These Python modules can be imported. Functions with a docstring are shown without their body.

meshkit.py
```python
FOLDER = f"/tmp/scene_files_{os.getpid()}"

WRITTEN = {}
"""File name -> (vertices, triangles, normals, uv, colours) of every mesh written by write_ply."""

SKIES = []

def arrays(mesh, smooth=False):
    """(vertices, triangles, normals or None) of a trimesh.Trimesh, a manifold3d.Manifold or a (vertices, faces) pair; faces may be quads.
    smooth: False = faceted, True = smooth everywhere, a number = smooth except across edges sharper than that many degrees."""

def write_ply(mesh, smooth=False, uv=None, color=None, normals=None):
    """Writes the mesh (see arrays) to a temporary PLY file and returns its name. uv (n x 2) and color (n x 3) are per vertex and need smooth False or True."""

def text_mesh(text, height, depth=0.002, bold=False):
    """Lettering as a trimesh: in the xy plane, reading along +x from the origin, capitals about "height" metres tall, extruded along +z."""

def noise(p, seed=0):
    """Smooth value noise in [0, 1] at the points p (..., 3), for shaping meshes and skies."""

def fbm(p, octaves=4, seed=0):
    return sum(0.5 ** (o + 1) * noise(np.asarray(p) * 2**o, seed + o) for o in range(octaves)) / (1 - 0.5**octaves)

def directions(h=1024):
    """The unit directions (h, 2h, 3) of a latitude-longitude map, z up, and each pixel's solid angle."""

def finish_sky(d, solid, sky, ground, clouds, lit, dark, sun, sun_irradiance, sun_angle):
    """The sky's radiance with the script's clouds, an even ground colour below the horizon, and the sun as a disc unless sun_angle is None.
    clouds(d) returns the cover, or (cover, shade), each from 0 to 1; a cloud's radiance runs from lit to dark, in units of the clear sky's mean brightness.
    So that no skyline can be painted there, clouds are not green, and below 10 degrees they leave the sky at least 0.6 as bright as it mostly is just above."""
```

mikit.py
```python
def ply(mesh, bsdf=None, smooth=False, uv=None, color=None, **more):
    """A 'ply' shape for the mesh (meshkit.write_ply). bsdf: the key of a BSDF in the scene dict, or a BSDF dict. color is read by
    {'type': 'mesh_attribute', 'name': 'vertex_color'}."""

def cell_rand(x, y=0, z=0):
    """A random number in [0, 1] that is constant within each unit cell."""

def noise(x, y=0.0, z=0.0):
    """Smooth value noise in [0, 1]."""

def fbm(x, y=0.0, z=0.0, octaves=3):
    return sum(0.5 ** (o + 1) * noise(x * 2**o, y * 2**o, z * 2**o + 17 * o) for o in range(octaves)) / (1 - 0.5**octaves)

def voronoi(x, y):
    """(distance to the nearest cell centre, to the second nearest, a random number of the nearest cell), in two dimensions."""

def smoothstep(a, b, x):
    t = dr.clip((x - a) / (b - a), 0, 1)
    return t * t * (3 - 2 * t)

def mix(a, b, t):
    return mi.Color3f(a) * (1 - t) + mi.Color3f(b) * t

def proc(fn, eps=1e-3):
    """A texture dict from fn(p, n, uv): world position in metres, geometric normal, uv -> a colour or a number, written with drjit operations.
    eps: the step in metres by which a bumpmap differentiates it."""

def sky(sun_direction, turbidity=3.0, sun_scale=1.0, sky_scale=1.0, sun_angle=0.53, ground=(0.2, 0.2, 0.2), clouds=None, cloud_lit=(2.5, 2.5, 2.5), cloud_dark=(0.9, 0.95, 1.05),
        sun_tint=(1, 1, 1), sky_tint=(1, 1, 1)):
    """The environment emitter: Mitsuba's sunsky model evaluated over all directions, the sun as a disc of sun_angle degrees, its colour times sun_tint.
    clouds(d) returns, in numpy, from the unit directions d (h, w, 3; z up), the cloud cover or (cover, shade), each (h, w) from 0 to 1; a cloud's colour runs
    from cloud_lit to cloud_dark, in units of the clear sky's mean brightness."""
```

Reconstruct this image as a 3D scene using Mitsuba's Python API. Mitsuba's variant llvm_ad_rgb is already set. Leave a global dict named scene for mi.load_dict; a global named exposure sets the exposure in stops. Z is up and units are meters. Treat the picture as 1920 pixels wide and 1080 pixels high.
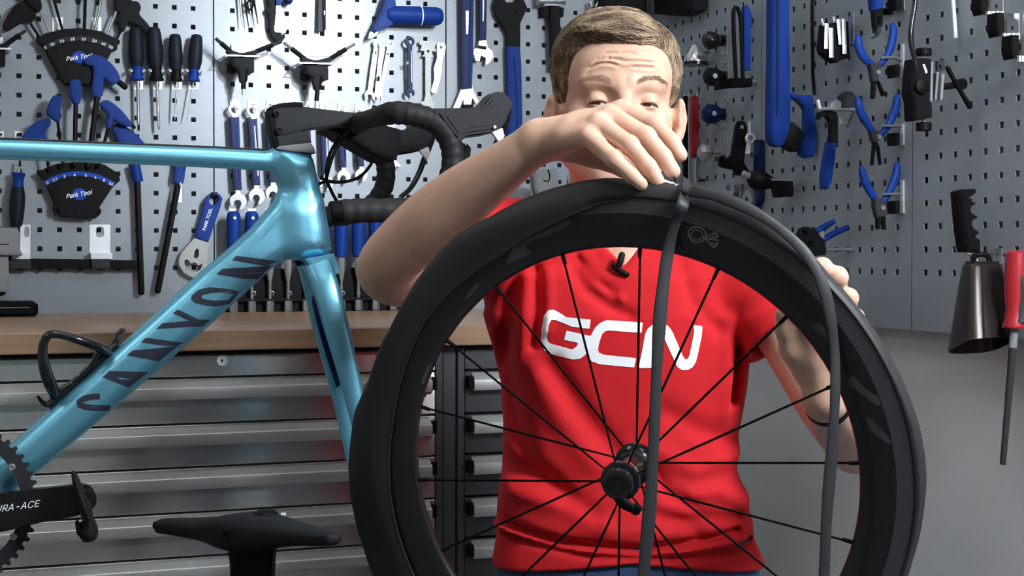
import math, random
import numpy as np, trimesh, shapely, manifold3d
from shapely.geometry import Polygon, LineString, Point, box as sbox
from shapely.ops import unary_union
import drjit as dr, mitsuba as mi, mikit, meshkit

T = mi.ScalarTransform4f
scene, labels = {}, {}
rng = np.random.default_rng(7)

# ---------------------------------------------------------------- camera, lamps, exposure
H = 1.08                                    # lens height above the floor
FOC, PITCH, ROLL = 2881.77, .0232754, .00147    # focal length in pixels of a 1920 wide frame, tilt and roll from the wall grid
_cp, _sp, _c, _s = math.cos(PITCH), math.sin(PITCH), math.cos(ROLL), math.sin(ROLL)
EYE = np.array([0, 0, H])
RIGHT = np.array([_c, _s * _sp, _s * _cp]); UP = np.array([-_s, _c * _sp, _c * _cp]); FWD = np.array([0, _cp, -_sp])
scene['camera'] = {'type': 'perspective', 'fov': math.degrees(2 * math.atan(960 / FOC)), 'fov_axis': 'x', 'near_clip': .05, 'far_clip': 50,
                   'to_world': T().look_at(origin=EYE.tolist(), target=(EYE + FWD).tolist(), up=UP.tolist())}
exposure = 0.15
KEY_POS, KEY_AIM, KEY_SIZE, KEY_POWER = np.array([1.08, 1.02, H + .80]), np.array([-.10, 2.6, H + .10]), .20, 77.0
CEIL_POWER = 4.7
SPOT_POS, SPOT_AIM, SPOT_POWER = np.array([.92, 1.25, H + 1.12]), np.array([-.455, 3.21, H + .345]), 22.0
COOL, WARM, NEUTRAL = (.93, 1.0, 1.08), (1.0, .95, .88), (1.0, 1.0, 1.0)

# ---------------------------------------------------------------- names
def numbered(key):
    if key not in labels and key not in scene: return key
    n = 1
    while f'{key}_{n:03d}' in labels or f'{key}_{n:03d}' in scene: n += 1
    return f'{key}_{n:03d}'
def thing(name, label, cat, group=None):
    key = numbered(name); labels[key] = {'label': label, 'category': cat}
    if group: labels[key]['group'] = group
    return key
def part(parent, name, mesh, mat, smooth=35, label=None, **kw):
    key = numbered(parent + '__' + name)
    scene[key] = mikit.ply(mesh, mat, smooth=smooth, **kw)
    if label: labels[key] = {'label': label}
    return key
def solo(name, mesh, mat, label, cat, group=None, smooth=35, **kw):
    key = thing(name, label, cat, group); scene[key] = mikit.ply(mesh, mat, smooth=smooth, **kw); return key
def struct(key, mesh, mat, smooth=False, label=None, **kw):
    scene[key] = mikit.ply(mesh, mat, smooth=smooth, **kw); labels[key] = {'kind': 'structure'}
    if label: labels[key]['label'] = label
    return key

# ---------------------------------------------------------------- frames: a picture point meets a real plane
def ray(px, py):
    d = np.multiply.outer((np.asarray(px, float) - 960) / FOC, RIGHT) - np.multiply.outer((np.asarray(py, float) - 540) / FOC, UP) + FWD
    return d
def at(px, py, depth):                       # the point seen there at this distance along y
    d = ray(px, py); return EYE + d * (np.asarray(depth) / d[..., 1])[..., None]
CORNER = np.array([.30864, 3.52887])         # room corner, seen behind the head
TL = math.radians(20.4705)
TB = np.array([-math.cos(TL), -math.sin(TL)])       # leftwards along the back wall
TR = np.array([math.sin(TL), -math.cos(TL)])        # towards the camera along the right wall
def room(a, b, z):                           # a: from the right wall, b: from the back wall, z: from the floor
    a, b, z = np.broadcast_arrays(np.asarray(a, float), b, z)
    p = CORNER + a[..., None] * TB + b[..., None] * TR
    return np.concatenate([p, z[..., None]], -1)
class Plane:
    """A wall frame: u along the wall (rightwards in the picture), v up, w out of the wall."""
    def __init__(s, o, u, v, w): s.o, s.u, s.v, s.w = (np.asarray(x, float) for x in (o, u, v, w))
    def hit(s, px, py, off=0.0):             # (u, v) where the line of sight through this picture point meets the plane at height off
        d = ray(px, py); o = s.o + off * s.w
        t = ((o - EYE) @ s.w) / (d @ s.w)
        p = EYE + d * t[..., None] - s.o
        return np.stack([p @ s.u, p @ s.v], -1)
    def P(s, uvw):                           # plane coordinates -> world
        q = np.asarray(uvw, float); return s.o + q[..., :1] * s.u + q[..., 1:2] * s.v + q[..., 2:3] * s.w
    def pt(s, px, py, off):
        uv = s.hit(px, py, off); return s.P(np.concatenate([uv, np.full(uv[..., :1].shape, off)], -1))
    def mesh(s, m):                          # a mesh in (u, v, w) to world
        m = m.copy(); m.vertices = s.P(m.vertices)
        if np.linalg.det(np.stack([s.u, s.v, s.w])) < 0: m.invert()
        return m
BACK = Plane(room(0, 0, 0), np.append(-TB, 0), [0, 0, 1], np.append(TR, 0))
SIDE = Plane(room(0, 0, 0), np.append(TR, 0), [0, 0, 1], np.append(TB, 0))

# ---------------------------------------------------------------- mesh makers
cat = lambda ms: trimesh.util.concatenate([m for m in ms if m is not None])
def tri(v, f): return trimesh.Trimesh(np.asarray(v, float), np.asarray(f, int), process=False)
def cbox(lo, hi, c=.002):
    """A box with chamfered edges."""
    lo, hi = np.minimum(lo, hi).astype(float), np.maximum(lo, hi).astype(float)
    c = min(c, .49 * (hi - lo).min()); pts = []
    for k in range(3):
        l, h = lo + c, hi - c; l[k], h[k] = lo[k], hi[k]
        pts += [[(l, h)[i][0], (l, h)[j][1], (l, h)[m][2]] for i in (0, 1) for j in (0, 1) for m in (0, 1)]
    return trimesh.convex.convex_hull(np.array(pts))
def rbox(a, b, z, c=.002):                   # chamfered box in room coordinates (ranges)
    m = cbox([a[0], b[0], z[0]], [a[1], b[1], z[1]], c); m.vertices = room(*m.vertices.T); m.fix_normals(); return m
def extrude(poly, w0, w1, bev=0.0):
    """A flat shape between w0 and w1 with its front edge eased by bev."""
    out = []
    for g in getattr(poly, 'geoms', [poly]):
        if g.is_empty or g.area < 1e-9: continue
        lay = [(g, w0, w1 - bev)]
        if bev:
            for k, t in ((.3, .55), (.75, .85), (1.3, 1.0)):
                q = g.buffer(-bev * k)
                if not q.is_empty: lay.append((q, w1 - bev - 1e-4, w1 - bev + bev * t))
        for q, a, b in lay:
            for h in getattr(q, 'geoms', [q]):
                if h.area > 1e-9:
                    m = trimesh.creation.extrude_polygon(h, b - a, engine='earcut'); m.apply_translation([0, 0, a]); out.append(m)
    return cat(out)
def spline(p, n=8, closed=False):
    """Catmull-Rom through points of any dimension."""
    p = np.asarray(p, float)
    q = np.vstack([p[-1], p, p[0], p[1]]) if closed else np.vstack([2 * p[0] - p[1], p, 2 * p[-1] - p[-2]])
    out = []
    for i in range(len(q) - 3):
        a, b, c, d = q[i:i + 4]
        for t in np.linspace(0, 1, n, endpoint=False):
            out.append(.5 * (2 * b + (c - a) * t + (2 * a - 5 * b + 4 * c - d) * t * t + (3 * b - a - 3 * c + d) * t ** 3))
    if not closed: out.append(p[-1])
    return np.array(out)
def loft(rings, closed=False, cap=True):
    """Skin over equal rings of points (n rings of m points)."""
    r = np.asarray(rings, float); n, m = r.shape[:2]
    v = r.reshape(-1, 3); f = []
    i, j = np.meshgrid(np.arange(n if closed else n - 1), np.arange(m), indexing='ij')
    a, b = i * m + j, i * m + (j + 1) % m
    c, d = ((i + 1) % n) * m + (j + 1) % m, ((i + 1) % n) * m + j
    f = np.concatenate([np.stack([a, b, c], -1).reshape(-1, 3), np.stack([a, c, d], -1).reshape(-1, 3)])
    if cap and not closed:
        v = np.vstack([v, r[0].mean(0), r[-1].mean(0)]); k = np.arange(m); k2 = (k + 1) % m
        f = np.vstack([f, np.stack([k2, k, np.full(m, n * m)], 1), np.stack([(n - 1) * m + k, (n - 1) * m + k2, np.full(m, n * m + 1)], 1)])
    t = tri(v, f)
    if t.volume < 0: t.invert()
    return t
def frames(p, up=None, closed=False):
    p = np.asarray(p, float)
    t = np.roll(p, -1, 0) - np.roll(p, 1, 0) if closed else np.gradient(p, axis=0)
    t /= np.linalg.norm(t, axis=1, keepdims=True) + 1e-12
    a = np.zeros_like(t)
    if up is not None:
        a = np.asarray(up, float) - t * (t @ np.asarray(up, float))[:, None]
    else:
        x = np.cross(t[0], [0, 0, 1] if abs(t[0][2]) < .9 else [1, 0, 0])
        for i in range(len(p)):
            x = x - t[i] * (x @ t[i]); x /= np.linalg.norm(x); a[i] = x
    a /= np.linalg.norm(a, axis=1, keepdims=True) + 1e-12
    return t, a, np.cross(t, a)
def tube(p, r, sides=12, up=None, flat=1.0, closed=False, smooth=0, round_ends=False):
    """A tube along p with radius r (one or per point); flat scales it across the direction up."""
    p = np.asarray(p, float); r = np.broadcast_to(np.asarray(r, float), (len(p),))
    if smooth:
        q = spline(np.column_stack([p, r]), smooth, closed); p, r = q[:, :3], np.maximum(q[:, 3], 1e-5)
    if round_ends and not closed:
        d0, d1 = p[0] - p[1], p[-1] - p[-2]; d0 /= np.linalg.norm(d0); d1 /= np.linalg.norm(d1)
        k = [(.95, .3), (.75, .65), (.4, .92)]
        p = np.vstack([[p[0] + d0 * r[0] * h for _, h in k[::-1]], p, [p[-1] + d1 * r[-1] * h for _, h in k]])
        r = np.concatenate([[r[0] * w for w, _ in k[::-1]], r, [r[-1] * w for w, _ in k]])
    t, a, b = frames(p, up, closed)
    g = np.arange(sides) * 2 * np.pi / sides
    rings = p[:, None] + r[:, None, None] * (np.cos(g)[None, :, None] * a[:, None] * flat + np.sin(g)[None, :, None] * b[:, None])
    return loft(rings, closed)
def lathe(p0, axis, prof, sides=24, flat=1.0, up=None):
    """Revolves (distance along axis, radius) pairs about the line from p0."""
    p0, t = np.asarray(p0, float), np.asarray(axis, float); t = t / np.linalg.norm(t)
    u = np.asarray(up, float) if up is not None else np.array([0, 0, 1.] if abs(t[2]) < .9 else [1., 0, 0])
    a = u - t * (u @ t); a /= np.linalg.norm(a); b = np.cross(t, a)
    g = np.arange(sides) * 2 * np.pi / sides
    rings = [p0 + s * t + max(r, 1e-5) * (np.cos(g)[:, None] * a * flat + np.sin(g)[:, None] * b) for s, r in prof]
    return loft(rings)
def rod(p0, p1, r, sides=10, r2=None): return tube([p0, p1], [r, r if r2 is None else r2], sides)
def smooth_poly(pts, n=4): return Polygon(spline(pts, n, closed=True)).buffer(0)

# ---------------------------------------------------------------- implicit surfaces
def smin(a, b, k):
    h = np.clip(.5 + .5 * (b - a) / k, 0, 1); return b + (a - b) * h - k * h * (1 - h)
def smax(a, b, k): return -smin(-a, -b, k)
def cone(p, a, b, ra, rb):
    """Distance to a limb that tapers from ra at a to rb at b."""
    a, b = np.asarray(a, np.float32), np.asarray(b, np.float32); ba = b - a; l = float(ba @ ba)
    h = np.clip((p - a) @ ba / l, 0, 1)
    return np.linalg.norm(p - a - h[:, None] * ba, axis=1) - (ra + (rb - ra) * h)
def ell(p, c, r, R=None):
    """Approximate distance to an ellipsoid."""
    q = p - np.asarray(c, np.float32)
    if R is not None: q = q @ np.asarray(R, np.float32)
    r = np.asarray(r, np.float32)
    k0 = np.linalg.norm(q / r, axis=1); k1 = np.linalg.norm(q / (r * r), axis=1)
    return k0 * (k0 - 1) / np.maximum(k1, 1e-6)
def polyd(x, y, pts, closed=True):
    """Signed distance in the plane to a polygon (negative inside), or distance to an open line."""
    pts = np.asarray(pts, np.float32); d = np.full(x.shape, 1e9, np.float32); inside = np.zeros(x.shape, bool)
    for i in range(len(pts) if closed else len(pts) - 1):
        (ax, ay), (bx, by) = pts[i], pts[(i + 1) % len(pts)]
        ex, ey = bx - ax, by - ay; wx, wy = x - ax, y - ay
        h = np.clip((wx * ex + wy * ey) / (ex * ex + ey * ey + 1e-12), 0, 1)
        d = np.minimum(d, (wx - ex * h) ** 2 + (wy - ey * h) ** 2)
        if closed:
            c = (ay > y) != (by > y); inside ^= c & (x < (bx - ax) * (y - ay) / (by - ay + 1e-12) + ax)
    d = np.sqrt(d); return np.where(inside, -d, d) if closed else d
def grad(f, p, e=5e-4):
    g = np.stack([f(p + np.eye(3, dtype=np.float32)[k] * e) - f(p - np.eye(3, dtype=np.float32)[k] * e) for k in range(3)], 1)
    return g / (np.linalg.norm(g, axis=1, keepdims=True) + 1e-9)
def axis_of(lo, hi, h, fine=()):
    """Grid lines from lo to hi with step h, finer inside the given (a, b, step) ranges."""
    x, out = lo, [lo]
    while x < hi:
        s = h
        for a, b, k in fine:
            if a <= x <= b: s = min(s, k)
        x += s; out.append(x)
    while (len(out) - 1) % 4: out.append(out[-1] + h)
    return np.array(out, np.float32)
def mesh_sdf(f, xs, ys, zs, project=2, margin=1.6):
    """Surface nets of f = 0 on a rectilinear grid, evaluated only in blocks near the surface; vertices are then moved onto the surface."""
    X, Y, Z = len(xs), len(ys), len(zs); B = 4
    cx, cy, cz = (a[:-1].reshape(-1, B).shape[0] for a in (xs, ys, zs))
    mid = lambda a, c: np.array([(a[i * B] + a[min(i * B + B, len(a) - 1)]) / 2 for i in range(c)], np.float32)
    half = lambda a, c: np.array([(a[min(i * B + B, len(a) - 1)] - a[i * B]) / 2 for i in range(c)], np.float32)
    mx, my, mz = mid(xs, cx), mid(ys, cy), mid(zs, cz); hx, hy, hz = half(xs, cx), half(ys, cy), half(zs, cz)
    g = np.stack(np.meshgrid(mx, my, mz, indexing='ij'), -1).reshape(-1, 3)
    rad = np.sqrt(hx[:, None, None] ** 2 + hy[None, :, None] ** 2 + hz[None, None] ** 2).reshape(-1)
    cd = np.concatenate([f(g[i:i + 400000]) for i in range(0, len(g), 400000)])
    act = np.argwhere((np.abs(cd) < rad * margin).reshape(cx, cy, cz))
    F = np.repeat(np.repeat(np.repeat(cd.reshape(cx, cy, cz), B, 0), B, 1), B, 2)
    V = np.full((X, Y, Z), 1.0, np.float32); V[:X - 1, :Y - 1, :Z - 1] = F[:X - 1, :Y - 1, :Z - 1]; del F
    o = np.stack(np.meshgrid(*[np.arange(B + 1)] * 3, indexing='ij'), -1).reshape(-1, 3)
    idx = (act[:, None] * B + o).reshape(-1, 3)
    lin = np.unique((idx[:, 0] * Y + idx[:, 1]) * Z + idx[:, 2])
    i, j, k = lin // (Y * Z), lin // Z % Y, lin % Z
    p = np.stack([xs[i], ys[j], zs[k]], 1)
    V.reshape(-1)[lin] = np.concatenate([f(p[a:a + 400000]) for a in range(0, len(p), 400000)])
    V[0], V[-1], V[:, 0], V[:, -1], V[:, :, 0], V[:, :, -1] = (1,) * 6
    S = V < 0
    cells = S[:-1, :-1, :-1].astype(np.int8)
    cnt = sum(S[a:X - 1 + a, b:Y - 1 + b, c:Z - 1 + c].astype(np.int8) for a in (0, 1) for b in (0, 1) for c in (0, 1))
    on = (cnt > 0) & (cnt < 8)
    ci = np.argwhere(on); num = np.full(on.shape, -1, np.int32); num[on] = np.arange(len(ci))
    pos, wt = np.zeros((len(ci), 3)), np.zeros((len(ci), 1))
    coord = lambda q: np.stack([xs[q[:, 0]], ys[q[:, 1]], zs[q[:, 2]]], 1)
    for a in range(3):
        for b in ((0, 0), (0, 1), (1, 0), (1, 1)):
            o0 = np.insert(np.array(b), a, 0); o1 = o0.copy(); o1[a] = 1
            q0, q1 = ci + o0, ci + o1; v0, v1 = V[tuple(q0.T)], V[tuple(q1.T)]
            m = (v0 < 0) != (v1 < 0); t = np.where(m, v0 / np.where(m, v0 - v1, 1), 0)[:, None]
            pos += m[:, None] * (coord(q0) * (1 - t) + coord(q1) * t); wt += m[:, None]
    pos /= np.maximum(wt, 1); quads = []
    for a in range(3):
        s0 = [slice(1, -1)] * 3; s0[a] = slice(0, -1); s1 = list(s0); s1[a] = slice(1, None)
        A, Bb = S[tuple(s0)], S[tuple(s1)]
        e = np.argwhere(A != Bb) + np.array([0 if k == a else 1 for k in range(3)])
        inside = S[tuple(e.T)]; u, v = [k for k in range(3) if k != a]
        def at_(du, dv):
            q = e.copy(); q[:, u] += du; q[:, v] += dv; return num[tuple(q.T)]
        qd = np.stack([at_(-1, -1), at_(0, -1), at_(0, 0), at_(-1, 0)], 1)
        flip = inside if a != 1 else ~inside
        qd[~flip] = qd[~flip][:, ::-1]; quads.append(qd)
    q = np.vstack(quads); q = q[(q >= 0).all(1)]
    p = pos.astype(np.float32)
    for _ in range(project):
        d = np.concatenate([f(p[a:a + 400000]) for a in range(0, len(p), 400000)]); n = grad(f, p)
        p = p - np.clip(d, -.002, .002)[:, None] * n
    m = tri(p, np.vstack([q[:, [0, 1, 2]], q[:, [0, 2, 3]]]))
    if m.volume < 0: m.invert()
    return m

# ---------------------------------------------------------------- materials
def srgb(r, g, b): return [((c / 255) / 12.92 if c < 10.3 else ((c / 255 + .055) / 1.055) ** 2.4) for c in (r, g, b)]
def rgb(c): return {'type': 'rgb', 'value': [float(x) for x in c]}
def mat(name, col, rough=.5, metal=0.0, spec=.5, coat=0.0, coat_gloss=.9, sheen=0.0, bump=None, tex=None, aniso=0.0):
    d = {'type': 'principled', 'base_color': mikit.proc(tex) if tex else rgb(col), 'roughness': rough if not callable(rough) else mikit.proc(rough), 'specular': spec}
    if metal: d['metallic'] = metal
    if coat: d['clearcoat'] = coat; d['clearcoat_gloss'] = coat_gloss
    if sheen: d['sheen'] = sheen
    if aniso: d['anisotropic'] = aniso
    if bump: d = {'type': 'bumpmap', 'arbitrary': mikit.proc(bump[0]), 'scale': bump[1], 'bsdf': d}
    scene[name] = {'type': 'twosided', 'bsdf': d}
mat('m_panel', srgb(136, 143, 150), .36, spec=.55)
mat('m_panel_edge', srgb(96, 101, 107), .4)
mat('m_wall', srgb(205, 206, 203), .75, spec=.3, tex=lambda p, n, uv: mikit.mix(srgb(200, 202, 201), srgb(210, 211, 208), mikit.fbm(p.x * 2.3 + p.y, p.y * 2.1, p.z * 2.6)))
mat('m_ceiling', srgb(215, 215, 212), .85)
mat('m_floor', srgb(110, 112, 112), .55, tex=lambda p, n, uv: mikit.mix(srgb(98, 100, 102), srgb(122, 123, 122), mikit.fbm(p.x * 9, p.y * 9, 0)))
def wood(p, n, uv):
    # long grain along the worktop, staves across it
    a = p.x * float(TB[0]) + p.y * float(TB[1]); b = p.x * float(TR[0]) + p.y * float(TR[1])
    st = mikit.cell_rand(b * 22, a * 1.3 + mikit.cell_rand(b * 22) * 3)
    g = mikit.fbm(a * 5 + st * 40, b * 160, p.z * 160, 3)
    return mikit.mix(srgb(120, 92, 67), srgb(156, 124, 94), .25 * st + .75 * g)
mat('m_wood', (.4, .3, .2), .34, tex=wood, spec=.6, coat=1.0, coat_gloss=.93)
mat('m_cab', srgb(62, 64, 66), .42, spec=.5)
mat('m_drawer_dark', srgb(74, 76, 78), .36, metal=.5)
scene['m_steel'] = {'type': 'twosided', 'bsdf': {'type': 'roughconductor', 'distribution': 'ggx', 'alpha_u': .03, 'alpha_v': .22, 'eta': 0.0, 'k': 1.0, 'specular_reflectance': rgb((.80, .80, .77))}}
mat('m_alu', srgb(196, 197, 194), .38, metal=.55)
mat('m_chrome', srgb(225, 226, 228), .2, metal=.95)
mat('m_satin', srgb(176, 178, 180), .38, metal=.85)
mat('m_greysteel', srgb(150, 150, 146), .5, metal=.45)
mat('m_white', srgb(226, 230, 232), .45)
mat('m_zinc', srgb(220, 224, 228), .4, metal=.35)
mat('m_black', srgb(9, 9, 10), .55, spec=.12)
mat('m_blackgloss', srgb(14, 14, 16), .16, coat=.6)
mat('m_rubber', srgb(22, 23, 24), .62, spec=.2)
mat('m_grip', srgb(18, 24, 34), .55, spec=.16)
mat('m_blue', srgb(16, 50, 122), .5, spec=.14)
mat('m_bluedark', srgb(14, 32, 78), .45, spec=.16)
mat('m_red', srgb(150, 26, 36), .4)
mat('m_greyplastic', srgb(118, 120, 122), .5)
mat('m_darkgrey', srgb(44, 46, 48), .5, spec=.2)
mat('m_print', srgb(235, 236, 238), .5)


# ---------------------------------------------------------------- the room
A_END, B_END, TOP = 4.3, 5.6, 2.75
def slab(a, b, z): return rbox(a, b, z, .0005)
struct('floor', slab((-.2, A_END + .2), (-.2, B_END + .2), (-.12, 0)), 'm_floor')
struct('ceiling', slab((-.2, A_END + .2), (-.2, B_END + .2), (TOP, TOP + .12)), 'm_ceiling')
struct('wall_back', slab((-.03, A_END), (-.18, -.03), (0, TOP)), 'm_wall')
struct('wall_right', slab((-.18, -.03), (-.18, B_END), (0, TOP)), 'm_wall')
struct('wall_left', slab((A_END, A_END + .15), (-.18, B_END), (0, TOP)), 'm_wall')
struct('wall_front', slab((-.18, A_END + .15), (B_END, B_END + .15), (0, TOP)), 'm_wall')

# ceiling lamps: flat diffusers in the ceiling behind and beside the camera
for i, (a, b) in enumerate(((1.15, 1.55), (1.15, 3.25), (2.9, 1.55), (2.9, 3.25))):
    t = thing('ceiling_lamp', 'flat square ceiling lamp with a white diffuser', 'lamp', 'ceiling lamps')
    part(t, 'frame', cat([slab((a - .32, a + .32), (b - .32, b - .30), (TOP - .03, TOP)), slab((a - .32, a + .32), (b + .30, b + .32), (TOP - .03, TOP)),
                          slab((a - .32, a - .30), (b - .30, b + .30), (TOP - .03, TOP)), slab((a + .30, a + .32), (b - .30, b + .30), (TOP - .03, TOP))]), 'm_white', smooth=False)
    v = room([a - .3, a + .3, a + .3, a - .3], [b - .3, b - .3, b + .3, b + .3], TOP - .02)
    q = tri(v, [[0, 1, 2], [0, 2, 3]])
    if q.face_normals[0][2] > 0: q.invert()
    part(t, 'diffuser', q, {'type': 'diffuse', 'reflectance': rgb((.7, .7, .7))}, smooth=False, emitter={'type': 'area', 'radiance': rgb(np.array(NEUTRAL) * CEIL_POWER)})

# key softbox on a stand near the right wall, beside the camera
t = thing('softbox_lamp', 'square softbox lamp on a stand to the right of the camera', 'lamp')
d = KEY_AIM - KEY_POS; d /= np.linalg.norm(d)
x = np.cross(d, [0, 0, 1]); x /= np.linalg.norm(x); y = np.cross(x, d)
q = np.array([KEY_POS + KEY_SIZE * (i * x + j * y) for i, j in ((-1, -1), (1, -1), (1, 1), (-1, 1))])
face = tri(q, [[0, 1, 2], [0, 2, 3]])
if face.face_normals[0] @ d < 0: face.invert()
part(t, 'diffuser', face, {'type': 'diffuse', 'reflectance': rgb((.8, .8, .8))}, smooth=False, emitter={'type': 'area', 'radiance': rgb(np.array(COOL) * KEY_POWER)})
sm = lambda s, k: KEY_POS - d * k + s * (q - KEY_POS)
part(t, 'hood', loft([sm(1.03, .004), sm(1.03, .03), sm(.3, .26), sm(.22, .34)]), 'm_black', smooth=False)
foot = KEY_POS - d * .30
part(t, 'pole', rod([foot[0], foot[1], .02], foot - [0, 0, .02], .014), 'm_black')
for k in range(3):
    g = k * 2.094 + .4; part(t, 'leg', rod([foot[0], foot[1], .45], [foot[0] + .42 * math.cos(g), foot[1] + .42 * math.sin(g), .012], .011), 'm_black')

# small spot lamp under the ceiling that lights the pegboard behind the handlebar
d = SPOT_AIM - SPOT_POS; d /= np.linalg.norm(d)
t = thing('spot_lamp', 'small black spot lamp hung from the ceiling near the right wall, aimed at the pegboard', 'lamp')
part(t, 'housing', lathe(SPOT_POS - d * .16, d, [(0, .0001), (0, .025), (.02, .035), (.15, .04), (.15, .036), (.05, .03), (.05, .0001)], 24), 'm_black')
part(t, 'pole', rod(SPOT_POS - d * .10, [*(SPOT_POS - d * .10)[:2], TOP - .001], .008), 'm_black')
scene['spot_light'] = {'type': 'spot', 'to_world': T().look_at(origin=(SPOT_POS + d * .01).tolist(), target=SPOT_AIM.tolist(), up=[0, 0, 1]), 'intensity': rgb(np.array((.88, 1.0, 1.12)) * SPOT_POWER), 'cutoff_angle': 10.5, 'beam_width': 1.0}

# behind the camera: a dark door and a grey locker row that the steel drawers mirror
t = struct('door_1', slab((.16, .66), (B_END - .05, B_END), (0, 2.05)), 'm_cab', label='narrow dark grey door behind the camera')
t = thing('storage_cabinet', 'tall dark storage cabinet standing against the right wall behind the camera', 'cabinet')
part(t, 'body', slab((-.025, .42), (4.2, 5.1), (0, 1.9)), 'm_cab', smooth=False)
part(t, 'door', slab((.42, .44), (4.21, 4.645), (.02, 1.88)), 'm_darkgrey', smooth=False)
part(t, 'door', slab((.42, .44), (4.655, 5.09), (.02, 1.88)), 'm_darkgrey', smooth=False)

# ---------------------------------------------------------------- pegboard panels: sheet steel with square holes on a 38 mm grid
P0, PIT = H + .0055, .038
BOT, PTOP = H - .129, H + .785
def panel(plane, u0, u1, phase, label, sgn):
    """u0..u1: distances from the corner; phase: where the hole columns lie."""
    lo, hi = sorted((sgn * u0, sgn * u1)); lo += .0014; hi -= .0014
    cols = [phase + PIT * k for k in range(12)]
    rows = [P0 + PIT * k for k in range(-1, 20)]
    r = .0048
    sheet = Polygon([(lo, BOT), (hi, BOT), (hi, PTOP), (lo, PTOP)],
                    [[(sgn * c - r, z - r), (sgn * c - r, z + r), (sgn * c + r, z + r), (sgn * c + r, z - r)] for c in cols for z in rows])
    ms = [extrude(sheet, -.0016, 0)]
    ms += [trimesh.creation.box(bounds=[[a, BOT, -.028], [a + .0015, PTOP, -.0005]]) for a in (lo, hi - .0015)]
    ms += [trimesh.creation.box(bounds=[[lo, z, -.028], [hi, z + .0015, -.0005]]) for z in (BOT, PTOP - .0015)]
    solo('pegboard', plane.mesh(cat(ms)), 'm_panel', label, 'pegboard', 'perforated pegboard panels', smooth=False)
panel(BACK, .9877, 1.4915, 1.0294, 'grey perforated pegboard panel at the left edge, holding the hex wrench holders and screwdrivers', -1)
panel(BACK, .4840, .9877, .5309, 'brightly lit grey pegboard panel behind the handlebar, holding the Y wrenches and row of spanners', -1)
panel(BACK, .0040, .4840, .0263, 'grey perforated pegboard panel left of the person\'s head, holding the long blue wrenches', -1)
panel(SIDE, .0040, .5229, .0669, 'dark pegboard panel just right of the person\'s head, holding round black sockets', 1)
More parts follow.
